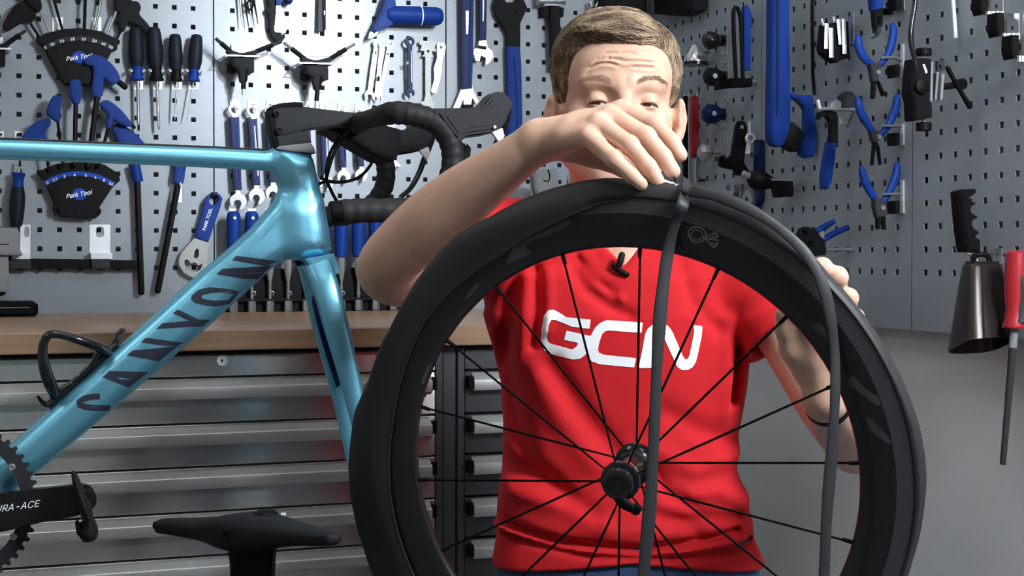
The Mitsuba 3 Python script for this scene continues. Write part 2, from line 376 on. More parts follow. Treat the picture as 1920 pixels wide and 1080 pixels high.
panel(SIDE, .5229, 1.0261, .5668, 'pegboard panel on the right wall holding the hacksaw and blue pliers', 1)
panel(SIDE, 1.0261, 1.5300, 1.0649, 'pegboard panel at the right edge, holding the cowbell', 1)

# ---------------------------------------------------------------- workbench: drawer units under a wooden top
WT, WB_ = H - .1245, H - .1245 - .033
A0, A1, DF = .30, 2.05, .715
solo('worktop', rbox((A0, A1), (.0012, .742), (WB_, WT), .002), 'm_wood', 'long light brown wooden worktop on top of the drawer cabinets', 'worktop', smooth=False)
LINES = [H + z for z in (-.202, -.2760, -.3460, -.4185, -.4900, -.5620, -.6500, -.7600)]
def uvbox(a, b, z):
    """A front sheet with uv along its width and height, so that its brushing runs true."""
    m = rbox(a, b, z, .0012); m = tri(m.triangles.reshape(-1, 3), np.arange(len(m.faces) * 3).reshape(-1, 3))
    uv = np.stack([(m.vertices[:, :2] - CORNER) @ TB, m.vertices[:, 2]], 1); return m, uv
def handle_profile(a0, a1, zt):
    """A full-width pull: sloping top, rounded lip."""
    pr = [(0, 0), (.004, -.001), (.0125, -.0065), (.0175, -.0090), (.0195, -.0112), (.0202, -.0160), (.0200, -.0245), (.0182, -.0285), (.0130, -.0298), (.0095, -.0280), (.0085, -.022), (0, -.020)]
    return loft([[room(a, DF + b, zt + z) for b, z in pr] for a in (a0, a1)])
def unit(a0, a1, label, front, lock=None):
    t = thing('drawer_cabinet', label, 'cabinet')
    part(t, 'carcass', cat([rbox((a0, a1), (0, DF - .02), (.06, WB_ - .006), .001), rbox((a0, a0 + .012), (DF - .025, DF + .001), (.06, WB_ - .006), .001),
                            rbox((a1 - .012, a1), (DF - .025, DF + .001), (.06, WB_ - .006), .001), rbox((a0 + .02, a1 - .02), (.03, DF - .07), (0, .06), .001)]), 'm_cab', smooth=False)
    m, uv = uvbox((a0 + .013, a1 - .013), (DF - .02, DF), (LINES[0] + .002, WB_ - .009))
    part(t, 'top_rail', m, front, smooth=False, uv=uv)
    if lock:
        c = room(lock[0], DF, lock[1])
        k = part(t, 'lock', lathe(c - np.append(TR, 0) * .004, np.append(TR, 0), [(0, .0001), (0, .0090), (.006, .0090), (.0072, .0080), (.0070, .0066), (.0052, .0060), (.0052, .0001)], 28), 'm_zinc', label='small round silver lock')
        part(k, 'keyhole', BACK.mesh(extrude(Point(0, 0).buffer(.0018).union(sbox(-.0007, -.0042, .0007, 0)), 0, .0004)).apply_translation(c + np.append(TR, 0) * .0014 - room(0, 0, 0)), 'm_black')
    for zt, zb in zip(LINES[:-1], LINES[1:]):
        dr_ = part(t, 'drawer', *[uvbox((a0 + .013, a1 - .013), (DF - .02, DF), (zb + .0018, zt - .0018))[0]], front, smooth=False, uv=uvbox((a0 + .013, a1 - .013), (DF - .02, DF), (zb + .0018, zt - .0018))[1])
        part(dr_, 'handle', handle_profile(a0 + .024, a1 - .024, zt - .004), 'm_alu', smooth=30, label='long aluminium pull along the drawer top')
        for e in (a0 + .0145, a1 - .0245):
            part(dr_, 'end_cap', rbox((e, e + .010), (DF - .001, DF + .016), (zt - .030, zt - .009), .001), 'm_black', smooth=False)
unit(.722, 1.62, 'wide stainless steel drawer cabinet with full width silver handles, left of the big wheel', 'm_steel', lock=(1.0958, H - .175))
unit(A0 + .01, .695, 'narrower dark grey drawer cabinet directly left of the red shirt', 'm_drawer_dark')
unit(1.63, A1, 'stainless drawer cabinet continuing past the left edge of the picture', 'm_steel')
solo('cabinet_post', rbox((.697, .720), (0, DF - .004), (0, WB_ - .004), .001), 'm_cab', 'dark grey upright post between the two drawer cabinets', 'post', smooth=False)

# ---------------------------------------------------------------- helpers for prints that lie on a curved surface
def fine(poly, size):
    """A flat shape cut into small triangles, as a mesh in the plane."""
    out = []
    for g in getattr(poly, 'geoms', [poly]):
        v, f = trimesh.creation.triangulate_polygon(g, engine='earcut')
        v = np.column_stack([v, np.zeros(len(v))])
        v, f = trimesh.remesh.subdivide_to_size(v, f, size, max_iter=12)
        m = tri(v, f); m.merge_vertices(); out.append(m)
    return cat(out)
def drape(f, p, d, lift=.0004, n=60):
    """Moves points along d until they meet the surface f = 0."""
    p = np.asarray(p, np.float32); d = np.broadcast_to(np.asarray(d, np.float32), p.shape)
    for _ in range(n): p = p + d * np.clip(f(p) * .8, -.01, .02)[:, None]
    return p - d * lift

# ---------------------------------------------------------------- the wheel held up in front
mat('m_carbon', srgb(20, 20, 21), .3, spec=.5, coat=.3)
mat('m_track', srgb(58, 59, 61), .42)
mat('m_decal', srgb(56, 57, 59), .36)
mat('m_decal_line', srgb(82, 83, 86), .4)
mat('m_tyre', srgb(33, 33, 34), .55, spec=.4)
mat('m_tube', srgb(38, 39, 41), .5, spec=.35)
WC = np.array([.1316, 1.7308, H - .2479]); _y, _p = -.3302, -.1519
WN = np.array([math.sin(_y) * math.cos(_p), -math.cos(_y) * math.cos(_p), math.sin(_p)])
WA = np.cross(WN, [0, 0, 1]); WA /= np.linalg.norm(WA); WV = np.cross(WA, WN)
if WV[2] < 0: WV = -WV
WHEEL = Plane(WC, -WA, WV, WN)               # u: to the right, v: up along the wheel, w: towards the camera
def spin(prof_of, n=180, a0=0.0, a1=360.0, mat_=None):
    """Sweeps a section (lateral, radius) round the hub; prof_of gets the angle in degrees, clockwise from the top."""
    th = np.linspace(a0, a1, n, endpoint=abs(a1 - a0) < 359.9); rings = []
    for t in th:
        s, c = math.sin(math.radians(t)), math.cos(math.radians(t))
        pr = np.asarray(prof_of(t)); rings.append(WHEEL.P(np.stack([pr[:, 1] * s, pr[:, 1] * c, pr[:, 0]], 1)))
    return loft(rings, closed=abs(a1 - a0) > 359.9)
RIMP = np.array([(.0132, .3165), (.0136, .3155), (.0138, .300), (.0139, .289), (.0130, .278), (.0108, .268), (.0075, .2605), (.0035, .2572), (0, .2565)])
rim_side = lambda r: np.interp(r, RIMP[::-1, 1], RIMP[::-1, 0])
rim_sec = np.vstack([RIMP, RIMP[-2::-1] * [-1, 1], [(-.0105, .3168), (-.0098, .312), (-.006, .3105), (.006, .3105), (.0098, .312), (.0105, .3168)]])
w = thing('bicycle_wheel', 'black deep-rim carbon front wheel held upright in front of the red shirt', 'wheel')
part(w, 'rim', spin(lambda t: rim_sec), 'm_carbon')
for s in (1, -1):
    k = part(w, 'brake_track', spin(lambda t: np.array([(s * .0141, .2965), (s * .0142, .3157), (s * .0134, .3157), (s * .0134, .2965)])), 'm_track', label='grey brake track band on the rim')
spoke_ang = [5 + 20 * k for k in range(18)]
for k, a in enumerate(spoke_ang):
    s = 1 if k % 2 else -1; t = math.radians(a)
    n_, f_ = np.array([math.sin(t), math.cos(t)]), np.array([math.cos(t), -math.sin(t)])
    h = np.append(n_ * .0195, s * .034); e = np.append(n_ * .2575, s * .001)
    q = [h, h * .7 + e * .3, e]
    sp = part(w, 'spoke', tube(WHEEL.P(q), [.0011, .0014, .0013], 8, up=WN, flat=.6), 'm_black')
    part(sp, 'nipple', tube(WHEEL.P([e * [.955, .955, 1], e]), [.0021, .0024], 8), 'm_black')
hub = part(w, 'hub', lathe(WC - WN * .040, WN, [(0, .0001), (0, .019), (.0035, .0245), (.0075, .0245), (.011, .0185), (.018, .0145), (.045, .0142), (.060, .0150), (.067, .018), (.0715, .0222), (.0765, .0222), (.0785, .019), (.080, .0001)], 40), 'm_blackgloss')
part(hub, 'axle_cap', lathe(WC + WN * .039, WN, [(0, .0001), (0, .0172), (.006, .0180), (.011, .0170), (.0125, .0145), (.0128, .0105), (.0118, .0100), (.0118, .0062), (.0135, .0058), (.0138, .0001)], 36), 'm_blackgloss', label='glossy round axle cap')
part(hub, 'axle_cap', lathe(WC - WN * .039, -WN, [(0, .0001), (0, .0165), (.009, .0160), (.0125, .0135), (.0128, .0001)], 30), 'm_blackgloss')
part(hub, 'bright_ring', lathe(WC + WN * .012, WN, [(0, .0149), (0, .0158), (.004, .0158), (.004, .0149)], 36), 'm_chrome')
lv = WHEEL.P([(-.001, -.014, .047), (.006, -.022, .046), (.013, -.0275, .043), (.018, -.0300, .040)])
lev = part(hub, 'axle_lever', tube(lv, [.0058, .0066, .0056, .0046], 12, flat=.7, up=WN, smooth=4), 'm_black', label='short black axle lever')
part(lev, 'knob', lathe(lv[-1] - WN * .004, WN, [(0, .0001), (0, .0058), (.007, .0062), (.008, .005), (.008, .0001)], 16), 'm_black')
part(w, 'valve', tube(WHEEL.P([(.054 * .98, .2515, 0), (.047, .221, 0), (.0455, .2125, 0)]), [.0031, .0029, .0022], 10), 'm_darkgrey', label='valve stem inside the rim')

# rim markings: traced outlines laid on the curved flank
def decal(shapes, mat_, name, label=None):
    for s in shapes:
        m = fine(s, .006); r = np.hypot(m.vertices[:, 0], m.vertices[:, 1])
        m.vertices = WHEEL.P(np.column_stack([m.vertices[:, :2], rim_side(np.clip(r, .258, .3155)) + .0007]))
        part(w, name, m, mat_, smooth=False, label=label)
wuv = lambda pts, o=.0138: WHEEL.hit(*np.array(pts, float).T, o)
rimband = Point(0, 0).buffer(.2955, 96).difference(Point(0, 0).buffer(.2590, 96))
decal([smooth_poly(wuv(p)).intersection(rimband) for p in (
    [(950, 495), (955, 478), (965, 458), (978, 444), (995, 430), (1020, 414), (1050, 407), (1068, 410), (1070, 417), (1060, 426), (1030, 440), (998, 452), (986, 462), (990, 470), (995, 474), (980, 483)],
    [(880, 545), (892, 533), (897, 530), (895, 540), (880, 556), (870, 562)],
    [(798, 690), (806, 686), (800, 712), (792, 725), (788, 715)],
    [(1522, 612), (1528, 605), (1545, 612), (1552, 640), (1543, 630), (1530, 622)],
    [(1590, 720), (1610, 735), (1640, 758), (1652, 758), (1648, 744), (1625, 730), (1600, 705)],
    [(1622, 780), (1630, 783), (1660, 812), (1671, 830), (1660, 828), (1632, 806)])], 'm_decal', 'letter', 'dark grey letter shape printed on the rim')
ring = lambda p, wd: LineString(spline(wuv(p), 6, closed=True)).buffer(wd)
four = [(1330, 437), (1345, 440), (1327, 447), (1345, 452), (1332, 458), (1342, 463)]
decal([unary_union([ring([(1291, 438), (1299, 426), (1316, 428), (1324, 440), (1316, 452), (1300, 453)], .0009), ring([(1296, 440), (1303, 431), (1314, 434), (1318, 442), (1311, 449), (1301, 449)], .0006),
       LineString(wuv([(1318, 446), (1343, 436), (1346, 443), (1326, 448), (1346, 450), (1345, 458), (1330, 456)])).buffer(.0009), LineString(wuv([(1322, 447), (1338, 464), (1346, 458)])).buffer(.0009)])],
      'm_decal_line', 'number', 'outlined 04 on the rim')

# ---------------------------------------------------------------- tyre: half levered off, its near bead lies outside the rim on the left
R_OUT = np.array([(-180, .3350), (-150, .3440), (-125, .3500), (-114, .3515), (-108, .3490), (-97, .3466), (-91, .3440), (-86, .3400), (-80, .3370), (-76, .3312), (-72, .3268), (-65, .3250), (-60, .3226), (-55, .3233), (-49, .3262), (-41, .3290), (-35, .3304), (-27, .3270),
                  (-15, .3300), (-2, .3326), (4, .3302), (20, .3326), (29, .3340), (34, .3305), (40, .3245), (45, .3200), (54, .3200), (59, .3205), (65, .3215), (72, .3230), (78, .3248), (85, .3255), (89, .3252), (94, .3236), (105, .3215), (130, .3230), (160, .3310), (180, .3350)])
R_BEAD = np.array([(-180, .3130), (-150, .3110), (-130, .3020), (-115, .2935), (-94, .2865), (-81, .2815), (-67, .2825), (-53, .2870), (-40, .2845), (-28, .2830), (-21, .2880), (-12, .2945), (-6, .3020), (-3, .3060), (6, .3110), (16, .3140), (30, .3150), (180, .3130)])
def tyre_sec(t):
    """Section from the far bead over the tread to the near bead, which hangs outside the rim on the left."""
    t = (t + 180) % 360 - 180
    R, rb = np.interp(t, *R_OUT.T), np.interp(t, *R_BEAD.T); out = np.clip((.3125 - rb) / .012, 0, 1)
    sb = .0100 * (1 - out) + .0182 * out; wv = .0010 * math.sin(t * .19) * out
    c = spline([(-.0100, .3132), (-.0132, min(.3195, R - .004)), (-.0085, R - .0028), (0, R), (.0085, R - .0028), (.0136 + .003 * out + wv, min(.3195, R - .0045)), (.0140 + .0062 * out + wv, .3150 - .35 * (.3125 - rb) * out), (sb + .0012 * out, rb + .004), (sb, rb)], 5)
    n = np.gradient(c, axis=0); n = np.stack([n[:, 1], -n[:, 0]], 1); n /= np.linalg.norm(n, axis=1, keepdims=True) + 1e-9
    th = np.full(len(c), .0010); th[-5:] = (.0013, .0018, .0021, .0020, .0012)
    return np.vstack([c - n * th[:, None], (c + n * th[:, None])[::-1]])
part(w, 'tyre', spin(tyre_sec, 300), 'm_tyre', smooth=50, label='black road tyre half pulled off the rim')

# inner tube: two limp dark strips hanging from the top of the tyre
def strip(pts, half, thick, up=None):
    q = spline([at(x, y, z) for x, y, z in pts], 8); n = len(q)
    t = np.linspace(0, 1, n)
    u = np.array([.25, -1, 0])
    return tube(q, half * (1 + .10 * np.sin(t * 17) + .06 * np.sin(t * 41)), 16, up=u, flat=thick)
wz = lambda x, y, o: float(WHEEL.pt(np.float64(x), np.float64(y), o)[1])
tb = thing('inner_tube', 'limp dark grey inner tube draped over the tyre in two hanging strips', 'inner tube')
pa = [(1287, 338, 1.690), (1287, 352, 1.672), (1281, 382, wz(1281, 382, .030)), (1266, 420, wz(1266, 420, .027)), (1253, 470, 1.648), (1244, 530, 1.646), (1237, 600, 1.643), (1231, 700, 1.640), (1227, 800, 1.637), (1222, 900, 1.634), (1214, 1000, 1.631), (1206, 1085, 1.628), (1201, 1160, 1.625)]
part(tb, 'strip', strip(pa, .0068, .30), 'm_tube')
pb = [(1287, 340, 1.690), (1292, 356, wz(1292, 356, .018))] + [(x, y, wz(x, y, o)) for x, y, o in ((1340, 366, .021), (1400, 390, .020), (1450, 420, .020), (1495, 458, .021), (1526, 498, .022), (1546, 545, .024), (1558, 600, .026))] + [(1565, 660, wz(1565, 660, .028)), (1566, 730, 1.604), (1563, 800, 1.602), (1557, 880, 1.600), (1550, 970, 1.597), (1545, 1085, 1.594), (1541, 1160, 1.592)]
part(tb, 'strip', strip(pb, .0062, .32), 'm_tube')
# tyre lever under the fingertips
lv0, lv1 = at(1252, 344, 1.668), at(1277, 353, 1.655)
t = thing('tyre_lever', 'white tyre lever tip under the fingers on top of the tyre', 'tyre lever')
d = lv1 - lv0
part(t, 'blade', tube([lv0 - d * 1.2, lv0 - d * .2, lv0 + d * .3, lv0 + d * .75, lv1], [.0042, .0042, .0040, .0034, .0022], 10, up=[0, -.6, .8], flat=.5), 'm_white')
part(t, 'ridge', tube([lv0 + d * .25, lv0 + d * .32], [.0046, .0046], 10, up=[0, -.6, .8], flat=.6), 'm_white')
part(t, 'ridge', tube([lv0 + d * .6, lv0 + d * .66], [.0042, .0042], 10, up=[0, -.6, .8], flat=.6), 'm_white')

# ---------------------------------------------------------------- the blue road bicycle on the left
def flake(p, n, uv): return mikit.mix((.19, .58, .78), (.23, .65, .86), mikit.noise(p.x * 900, p.y * 900, p.z * 900))
mat('m_frame', (.08, .36, .48), .36, metal=.85, spec=.6, coat=.9, coat_gloss=.85, tex=flake)
mat('m_framedecal', srgb(44, 50, 64), .3, metal=.2, coat=.5)
mat('m_tape', srgb(28, 28, 29), .62, spec=.3, bump=(lambda p, n, uv: mikit.noise(p.x * 700, p.y * 700, p.z * 700), .00015))
mat('m_stem', srgb(36, 38, 42), .45, spec=.22)
mat('m_hood', srgb(30, 31, 33), .55, spec=.22)
by = math.radians(18.0)
BIKE = Plane(np.append(at(0, 473, 2.03)[:2], 0), [math.cos(by), math.sin(by), 0], [0, 0, 1], [math.sin(by), -math.cos(by), 0])
bp = lambda pts, n=0.0: BIKE.hit(*np.array(pts, float).T, n)
def b3(pts):                                 # (px, py, lateral) -> world
    return np.array([BIKE.pt(np.float64(x), np.float64(y), n) for x, y, n in pts])
def slab_sdf(p, poly, half, r):
    d = polyd(p[:, 0], p[:, 2], poly); q0, q1 = d + r, np.abs(p[:, 1]) - half + r
    return np.minimum(np.maximum(q0, q1), 0) + np.hypot(np.maximum(q0, 0), np.maximum(q1, 0)) - r
top_tube = bp([(-260, 247), (-60, 258), (0, 262), (200, 270), (400, 278), (490, 283), (545, 286), (570, 310), (560, 345), (525, 345), (505, 321), (480, 319), (300, 310), (0, 299), (-60, 297), (-260, 290)])
down_tube = bp([(-100, 940), (0, 852), (90, 770), (200, 670), (300, 580), (380, 506), (425, 469), (470, 428), (520, 370), (595, 380), (604, 430), (600, 474), (560, 481), (530, 488), (503, 508), (480, 530), (400, 603), (300, 690), (200, 777), (100, 860), (45, 906), (-40, 985), (-100, 1000)])
head_tube = bp([(515, 281), (545, 284), (580, 288), (586, 300), (597, 345), (606, 400), (615, 445), (620, 469), (600, 475), (560, 481), (535, 450), (530, 390), (527, 340), (521, 300)])
def bike_f(p):
    a = slab_sdf(p, top_tube, .017, .0145); b = slab_sdf(p, down_tube, .026, .0235); c = slab_sdf(p, head_tube, .0235, .021)
    return smin(smin(a, c, .018), b, .022)
u0, v0 = bp([(-90, 960)])[0]; u1, v1 = bp([(630, 270)])[0]
fx = axis_of(u0 - .01, u1 + .02, .0032); fy = axis_of(-.032, .032, .0032); fz = axis_of(v0 - .02, v1 + .02, .0032)
m = mesh_sdf(bike_f, fx, fy, fz); m.vertices = m.vertices[:, [0, 2, 1]]; m.invert()
bk = thing('road_bicycle', 'metallic turquoise blue road bicycle standing in front of the steel drawers', 'bicycle')
part(bk, 'frame', BIKE.mesh(m), 'm_frame', smooth=True)
def frame_decal(poly):
    m = fine(poly, .004); uvn = np.column_stack([m.vertices[:, 0], np.full(len(m.vertices), .04), m.vertices[:, 1]])
    q = drape(bike_f, uvn, [0, -1, 0], .0006, 40); m.vertices = q[:, [0, 2, 1]]; return BIKE.mesh(m)
L = lambda pts: Polygon(bp(pts, .024)).buffer(0)
letters = [
    LineString(bp([(187, 743), (172, 743.5), (158, 747), (149, 753), (150, 759), (160, 763), (175, 764.5), (207, 766)], .024)).buffer(.0040, cap_style='flat'),
    L([(192, 707), (205, 695), (280, 697.5), (242, 727)]).difference(L([(218, 706.5), (252, 711.5), (226, 711)])),
    unary_union([L([(264, 642), (273, 633), (345, 643), (330, 650), (305, 648)]), L([(237, 666), (248, 657), (322, 650), (335, 648), (297, 678), (280, 674)])]),
    L([(324, 587), (333, 580), (372, 599), (396, 600), (380, 613), (352, 613), (292, 617), (304, 606), (353, 601)]),
    L([(450, 547.5), (425, 541), (390, 538.5), (370, 544), (359, 554), (358, 561), (365, 568), (385, 573), (405, 575), (432, 570)]).difference(L([(440, 552), (415, 548.5), (395, 549.5), (380, 553), (376, 557), (383, 561), (400, 563.5), (428, 563)])),
    unary_union([L([(435, 488), (443, 479.5), (478, 484), (522, 490), (497, 499)]), L([(405, 514), (417, 504), (497, 499), (510, 497), (487, 524), (455, 522.5)])]).difference(L([(452, 513), (490, 512.5), (492, 511)]))]
for g in letters: part(bk, 'letter', frame_decal(g), 'm_framedecal', smooth=False)
part(bk, 'top_edge_line', tube(b3([(-260, 247, .0), (0, 261, 0), (200, 269.5, 0), (400, 277.5, 0), (520, 283.5, 0)]), .0026, 8), 'm_blackgloss', label='thin black strip along the top tube')

# fork: crown and two blades without a wheel
def blade(side):
    rows = [(592, 492, .018, .0205, .0150), (604, 520, .030, .0195, .0125), (617, 560, .038, .0185, .0115), (630, 610, .044, .0178, .0105), (646, 670, .048, .0160, .0095), (662, 735, .050, .0138, .0085), (680, 820, .051, .0115, .0075), (697, 910, .051, .0095, .0068), (706, 965, .051, .0090, .0066)]
    q = np.array([np.append(BIKE.hit(np.float64(x), np.float64(y), n), [side * n, a, b]) for x, y, n, a, b in rows])
    q = spline(q, 5); c = q[:, :3]; t = np.gradient(c[:, :2], axis=0); t /= np.linalg.norm(t, axis=1, keepdims=True)
    f = np.stack([-t[:, 1], t[:, 0]], 1); g = np.arange(24) * 2 * np.pi / 24
    sq = lambda v: np.sign(v) * np.abs(v) ** .8
    rings = [[BIKE.P([c[i, 0] + f[i, 0] * q[i, 3] * sq(np.cos(k)), c[i, 1] + f[i, 1] * q[i, 3] * sq(np.cos(k)), c[i, 2] + q[i, 4] * sq(np.sin(k))]) for k in g] for i in range(len(q))]
    return loft(np.array(rings))
fk = part(bk, 'fork', cat([blade(1), blade(-1)]), 'm_frame', smooth=50)
part(fk, 'crown', BIKE.mesh(extrude(Polygon(bp([(566, 485), (600, 479), (621, 475), (628, 492), (634, 512), (600, 520), (582, 503)])).buffer(-.002).buffer(.002), -.021, .021, .004)), 'm_frame', smooth=40)
part(fk, 'lining', BIKE.mesh(extrude(Polygon(bp([(558, 488), (572, 486), (590, 510), (604, 545), (618, 590), (634, 650), (652, 720), (640, 730), (620, 670), (603, 610), (590, 560), (577, 522)])), -.036, -.026, .003)), 'm_bluedark', smooth=40)
for s in (1, -1):
    part(fk, 'dropout', BIKE.mesh(extrude(Polygon(bp([(700, 955), (714, 953), (722, 985), (712, 1000), (702, 985)])), s * .051 - .004, s * .051 + .004, .001)), 'm_satin')

# stem, spacers, headset cover
part(bk, 'headset_cover', BIKE.mesh(extrude(Polygon(bp([(514, 279), (520, 275.5), (578, 269), (584, 278), (587, 289), (545, 286), (516, 282)])), -.022, .022, .003)), 'm_greyplastic', smooth=40)
part(bk, 'spacer', BIKE.mesh(extrude(Polygon(bp([(514, 258), (573, 246), (580, 268), (518, 277)])), -.020, .020, .003)), 'm_stem', smooth=40)
st = part(bk, 'stem', BIKE.mesh(extrude(Polygon(bp([(506, 206), (522, 201), (563, 201), (600, 206), (640, 211), (668, 214), (690, 222), (692, 240), (672, 243), (640, 238), (600, 241), (562, 246), (560, 250), (515, 258), (509, 236)])).buffer(-.003).buffer(.003), -.019, .019, .005)), 'm_stem', smooth=40)
part(st, 'top_cap', BIKE.mesh(extrude(Polygon(bp([(500, 207), (506, 200), (520, 196), (548, 193), (564, 194), (565, 202), (522, 205), (507, 209)])).buffer(-.002).buffer(.002), -.019, .019, .003)), 'm_black', smooth=40)
part(st, 'steerer_plate', BIKE.mesh(extrude(Polygon(bp([(499, 208), (508, 206), (512, 240), (518, 278), (511, 279), (503, 240)])), -.017, .017, .002)), 'm_black', smooth=40)
for x, y, r in ((518, 214, .0042), (522.5, 246, .0050)):
    c = b3([(x, y, .0192)])[0]
    part(st, 'bolt', cat([lathe(c - BIKE.w * .001, BIKE.w, [(0, .0001), (0, r), (.002, r), (.0026, r * .85), (.0012, r * .55), (.0012, .0001)], 20)]), 'm_blackgloss')

# drop bars: traced on the near side, mirrored to the far side
near = [(672, 230, .002), (690, 224, .07), (712, 218, .14), (735, 212, .180), (765, 213, .19), (795, 220, .19), (822, 234, .19), (842, 262, .19), (849, 296, .19), (843, 332, .19), (820, 366, .19), (780, 388, .19), (730, 394, .19), (680, 394.5, .19), (640, 397, .19)]
bar_uvn = np.array([np.append(BIKE.hit(np.float64(x), np.float64(y), n), n) for x, y, n in near])
hb = numbered(bk + '__handlebar')
rads = np.array([.0145, .0125, .0135, .0150, .0152, .0150, .0150, .0148, .0146, .0146, .0148, .0150, .0156, .0160, .0156])
bar = []
for s in (1, -1):
    q = spline(np.column_stack([bar_uvn * [1, 1, s], rads]), 10)
    wrap = 1 + .035 * np.sin(np.arange(len(q)) * 1.15)
    bar.append(tube(BIKE.P(q[:, :3]), q[:, 3] * wrap, 18))
part(bk, 'handlebar', cat(bar), 'm_tape', smooth=50, label='drop bars wrapped in black tape')
for s in (1, -1):
    e = BIKE.P(np.array([bar_uvn[-1], bar_uvn[-1] * 2 - bar_uvn[-2]]) * [1, 1, s]); d = (e[1] - e[0]) / np.linalg.norm(e[1] - e[0])
    part(hb, 'bar_end', lathe(e[0] - d * .002, d, [(0, .0148), (.016, .0142), (.0175, .012), (.0175, .0001)], 20), 'm_black', label='black bar end plug')
part(hb, 'aero_top', BIKE.mesh(extrude(Polygon(bp([(585, 240), (640, 234), (690, 232), (740, 246), (744, 280), (728, 306), (704, 300), (676, 284), (650, 268), (618, 250)], -.06)).buffer(-.004).buffer(.004), -.11, -.02, .006)), 'm_black', smooth=40, label='wide flat centre section of the bars')
def hood(s):
    t = part(bk, 'brake_hood', BIKE.mesh(extrude(smooth_poly(bp([(806, 208), (830, 204), (862, 203.5), (888, 203), (902, 194), (914, 180), (929, 173), (944, 177), (955, 190), (957, 202), (949, 220), (940, 236), (928, 247), (905, 254), (872, 259), (856, 268), (843, 262), (826, 240)], .19), 4), s * .19 - .0165, s * .19 + .0165, .009)), 'm_hood', smooth=60, label='grey rubber brake hood')
    lever = np.array([np.append(BIKE.hit(np.float64(x), np.float64(y), .19), s * .19) for x, y in ((953, 200), (949, 222), (941, 245), (932, 268), (920, 300), (902, 332), (880, 352))])
    k = part(t, 'lever', tube(BIKE.P(spline(lever, 5)), np.interp(np.linspace(0, 1, 31), [0, .3, 1], [.0052, .0048, .0038]), 12, up=BIKE.w, flat=1.6), 'm_blackgloss', label='glossy black brake lever')
    part(k, 'blade_plate', BIKE.mesh(extrude(Polygon(bp([(918, 249), (937, 241), (941, 255), (934, 273), (927, 262)], .19)), s * .19 + .004, s * .19 + .0125, .001)), 'm_zinc', label='pale lever plate')
    c = BIKE.P(np.append(BIKE.hit(np.float64(921), np.float64(240), .19), s * .19 + s * .0165)); part(t, 'pivot_pin', lathe(c - BIKE.w * s * .002, BIKE.w * s, [(0, .0001), (0, .0022), (.0025, .0020), (.003, .0001)], 12), 'm_zinc')
hood(1); hood(-1)
for pts in ([(668, 240, -.01), (640, 255, .0), (618, 290, .0), (612, 330, .0), (622, 360, .0), (640, 392, .0), (650, 420, -.02)], [(600, 333, .0), (618, 340, .0), (645, 341, -.04), (675, 331, -.10), (697, 305, -.16), (700, 280, -.18)], [(598, 345, .0), (610, 338, .01), (616, 318, .02), (625, 290, .02), (640, 262, .02), (655, 245, .02)]):
    part(bk, 'brake_hose', tube(spline(b3(pts), 8), .0024, 8), 'm_black')

# bottle cage on the down tube
cg = numbered(bk + '__bottle_cage')
loop = [(205, 662, .002), (183, 650, .020), (150, 638, .034), (118, 629, .037), (95, 627, .037), (83, 640, .037), (80, 660, .036), (84, 690, .034), (92, 715, .026), (103, 738, .006)]
lr = 1.3 * np.array([.0050, .0052, .0048, .0040, .0044, .0046, .0050, .0060, .0066, .0060])
part(bk, 'bottle_cage', cat([tube(b3(loop), lr, 14, up=BIKE.w, flat=1.2, smooth=6, round_ends=True),
     tube(b3([(190, 655, .012), (181, 668, .012), (172, 684, .010), (158, 700, .008), (140, 715, .004), (122, 727, .002), (108, 738, .0)]), [.0045, .0040, .0036, .0036, .0040, .005, .006], 12, up=BIKE.w, flat=1.4, smooth=5),
     tube(b3([(90, 762, 0), (140, 716, 0), (200, 662, 0), (218, 645, 0)]), .0055, 12, up=BIKE.w, flat=1.6),
     tube(b3([(212, 648, .0), (219, 636, .0), (222, 626, .0), (228, 620, .0), (235, 617, .0)]), [.0046, .0042, .0034, .0032, .0024], 12, up=BIKE.w, flat=1.6, smooth=5),
     tube(b3([(108, 738, .0), (98, 752, .0), (88, 758, .0), (78, 752, .0), (70, 742, .0)]), [.006, .0052, .0042, .0032, .0018], 12, up=BIKE.w, flat=1.4, smooth=5)]), 'm_blackgloss', smooth=50, label='glossy black carbon bottle cage')
part(cg, 'bolt', lathe(b3([(150, 706, .006)])[0], BIKE.w, [(0, .0001), (0, .004), (.003, .0035), (.0032, .0001)], 12), 'm_satin')

# crank, chainring and pedal
cx, cy = bp([(-92, 948)], .045)[0]
gear = []
for k in range(52):
    for a, r in ((-.5, .1025), (-.32, .1025), (-.14, .1085), (.14, .1085), (.32, .1025)):
        t = (k + a) * 2 * np.pi / 52; gear.append((cx + r * math.cos(t), cy + r * math.sin(t)))
disc = Polygon(gear).difference(Point(cx, cy).buffer(.086, 48))
cr = part(bk, 'chainring', BIKE.mesh(extrude(disc, .0425, .0455, .0005)), 'm_darkgrey', label='grey toothed chainring')
arms = [Polygon([(cx + math.cos(a + i) * r, cy + math.sin(a + i) * r) for i, r in ((-.30, .03), (-.13, .09), (.13, .09), (.30, .03))]) for a in (math.radians(k) for k in (2, 65, 140, 225, 300))]
part(cr, 'spider', BIKE.mesh(extrude(unary_union(arms + [Point(cx, cy).buffer(.035)]), .045, .053, .002)), 'm_blackgloss')
for k in (32, 330, 100, 260, 180):
    a = math.radians(k); c = BIKE.P(np.array([cx + .088 * math.cos(a), cy + .088 * math.sin(a), .0455]))
    part(cr, 'chainring_bolt', lathe(c, BIKE.w, [(0, .0001), (0, .0048), (.003, .0046), (.0034, .0030), (.002, .0026), (.002, .0001)], 14), 'm_satin')
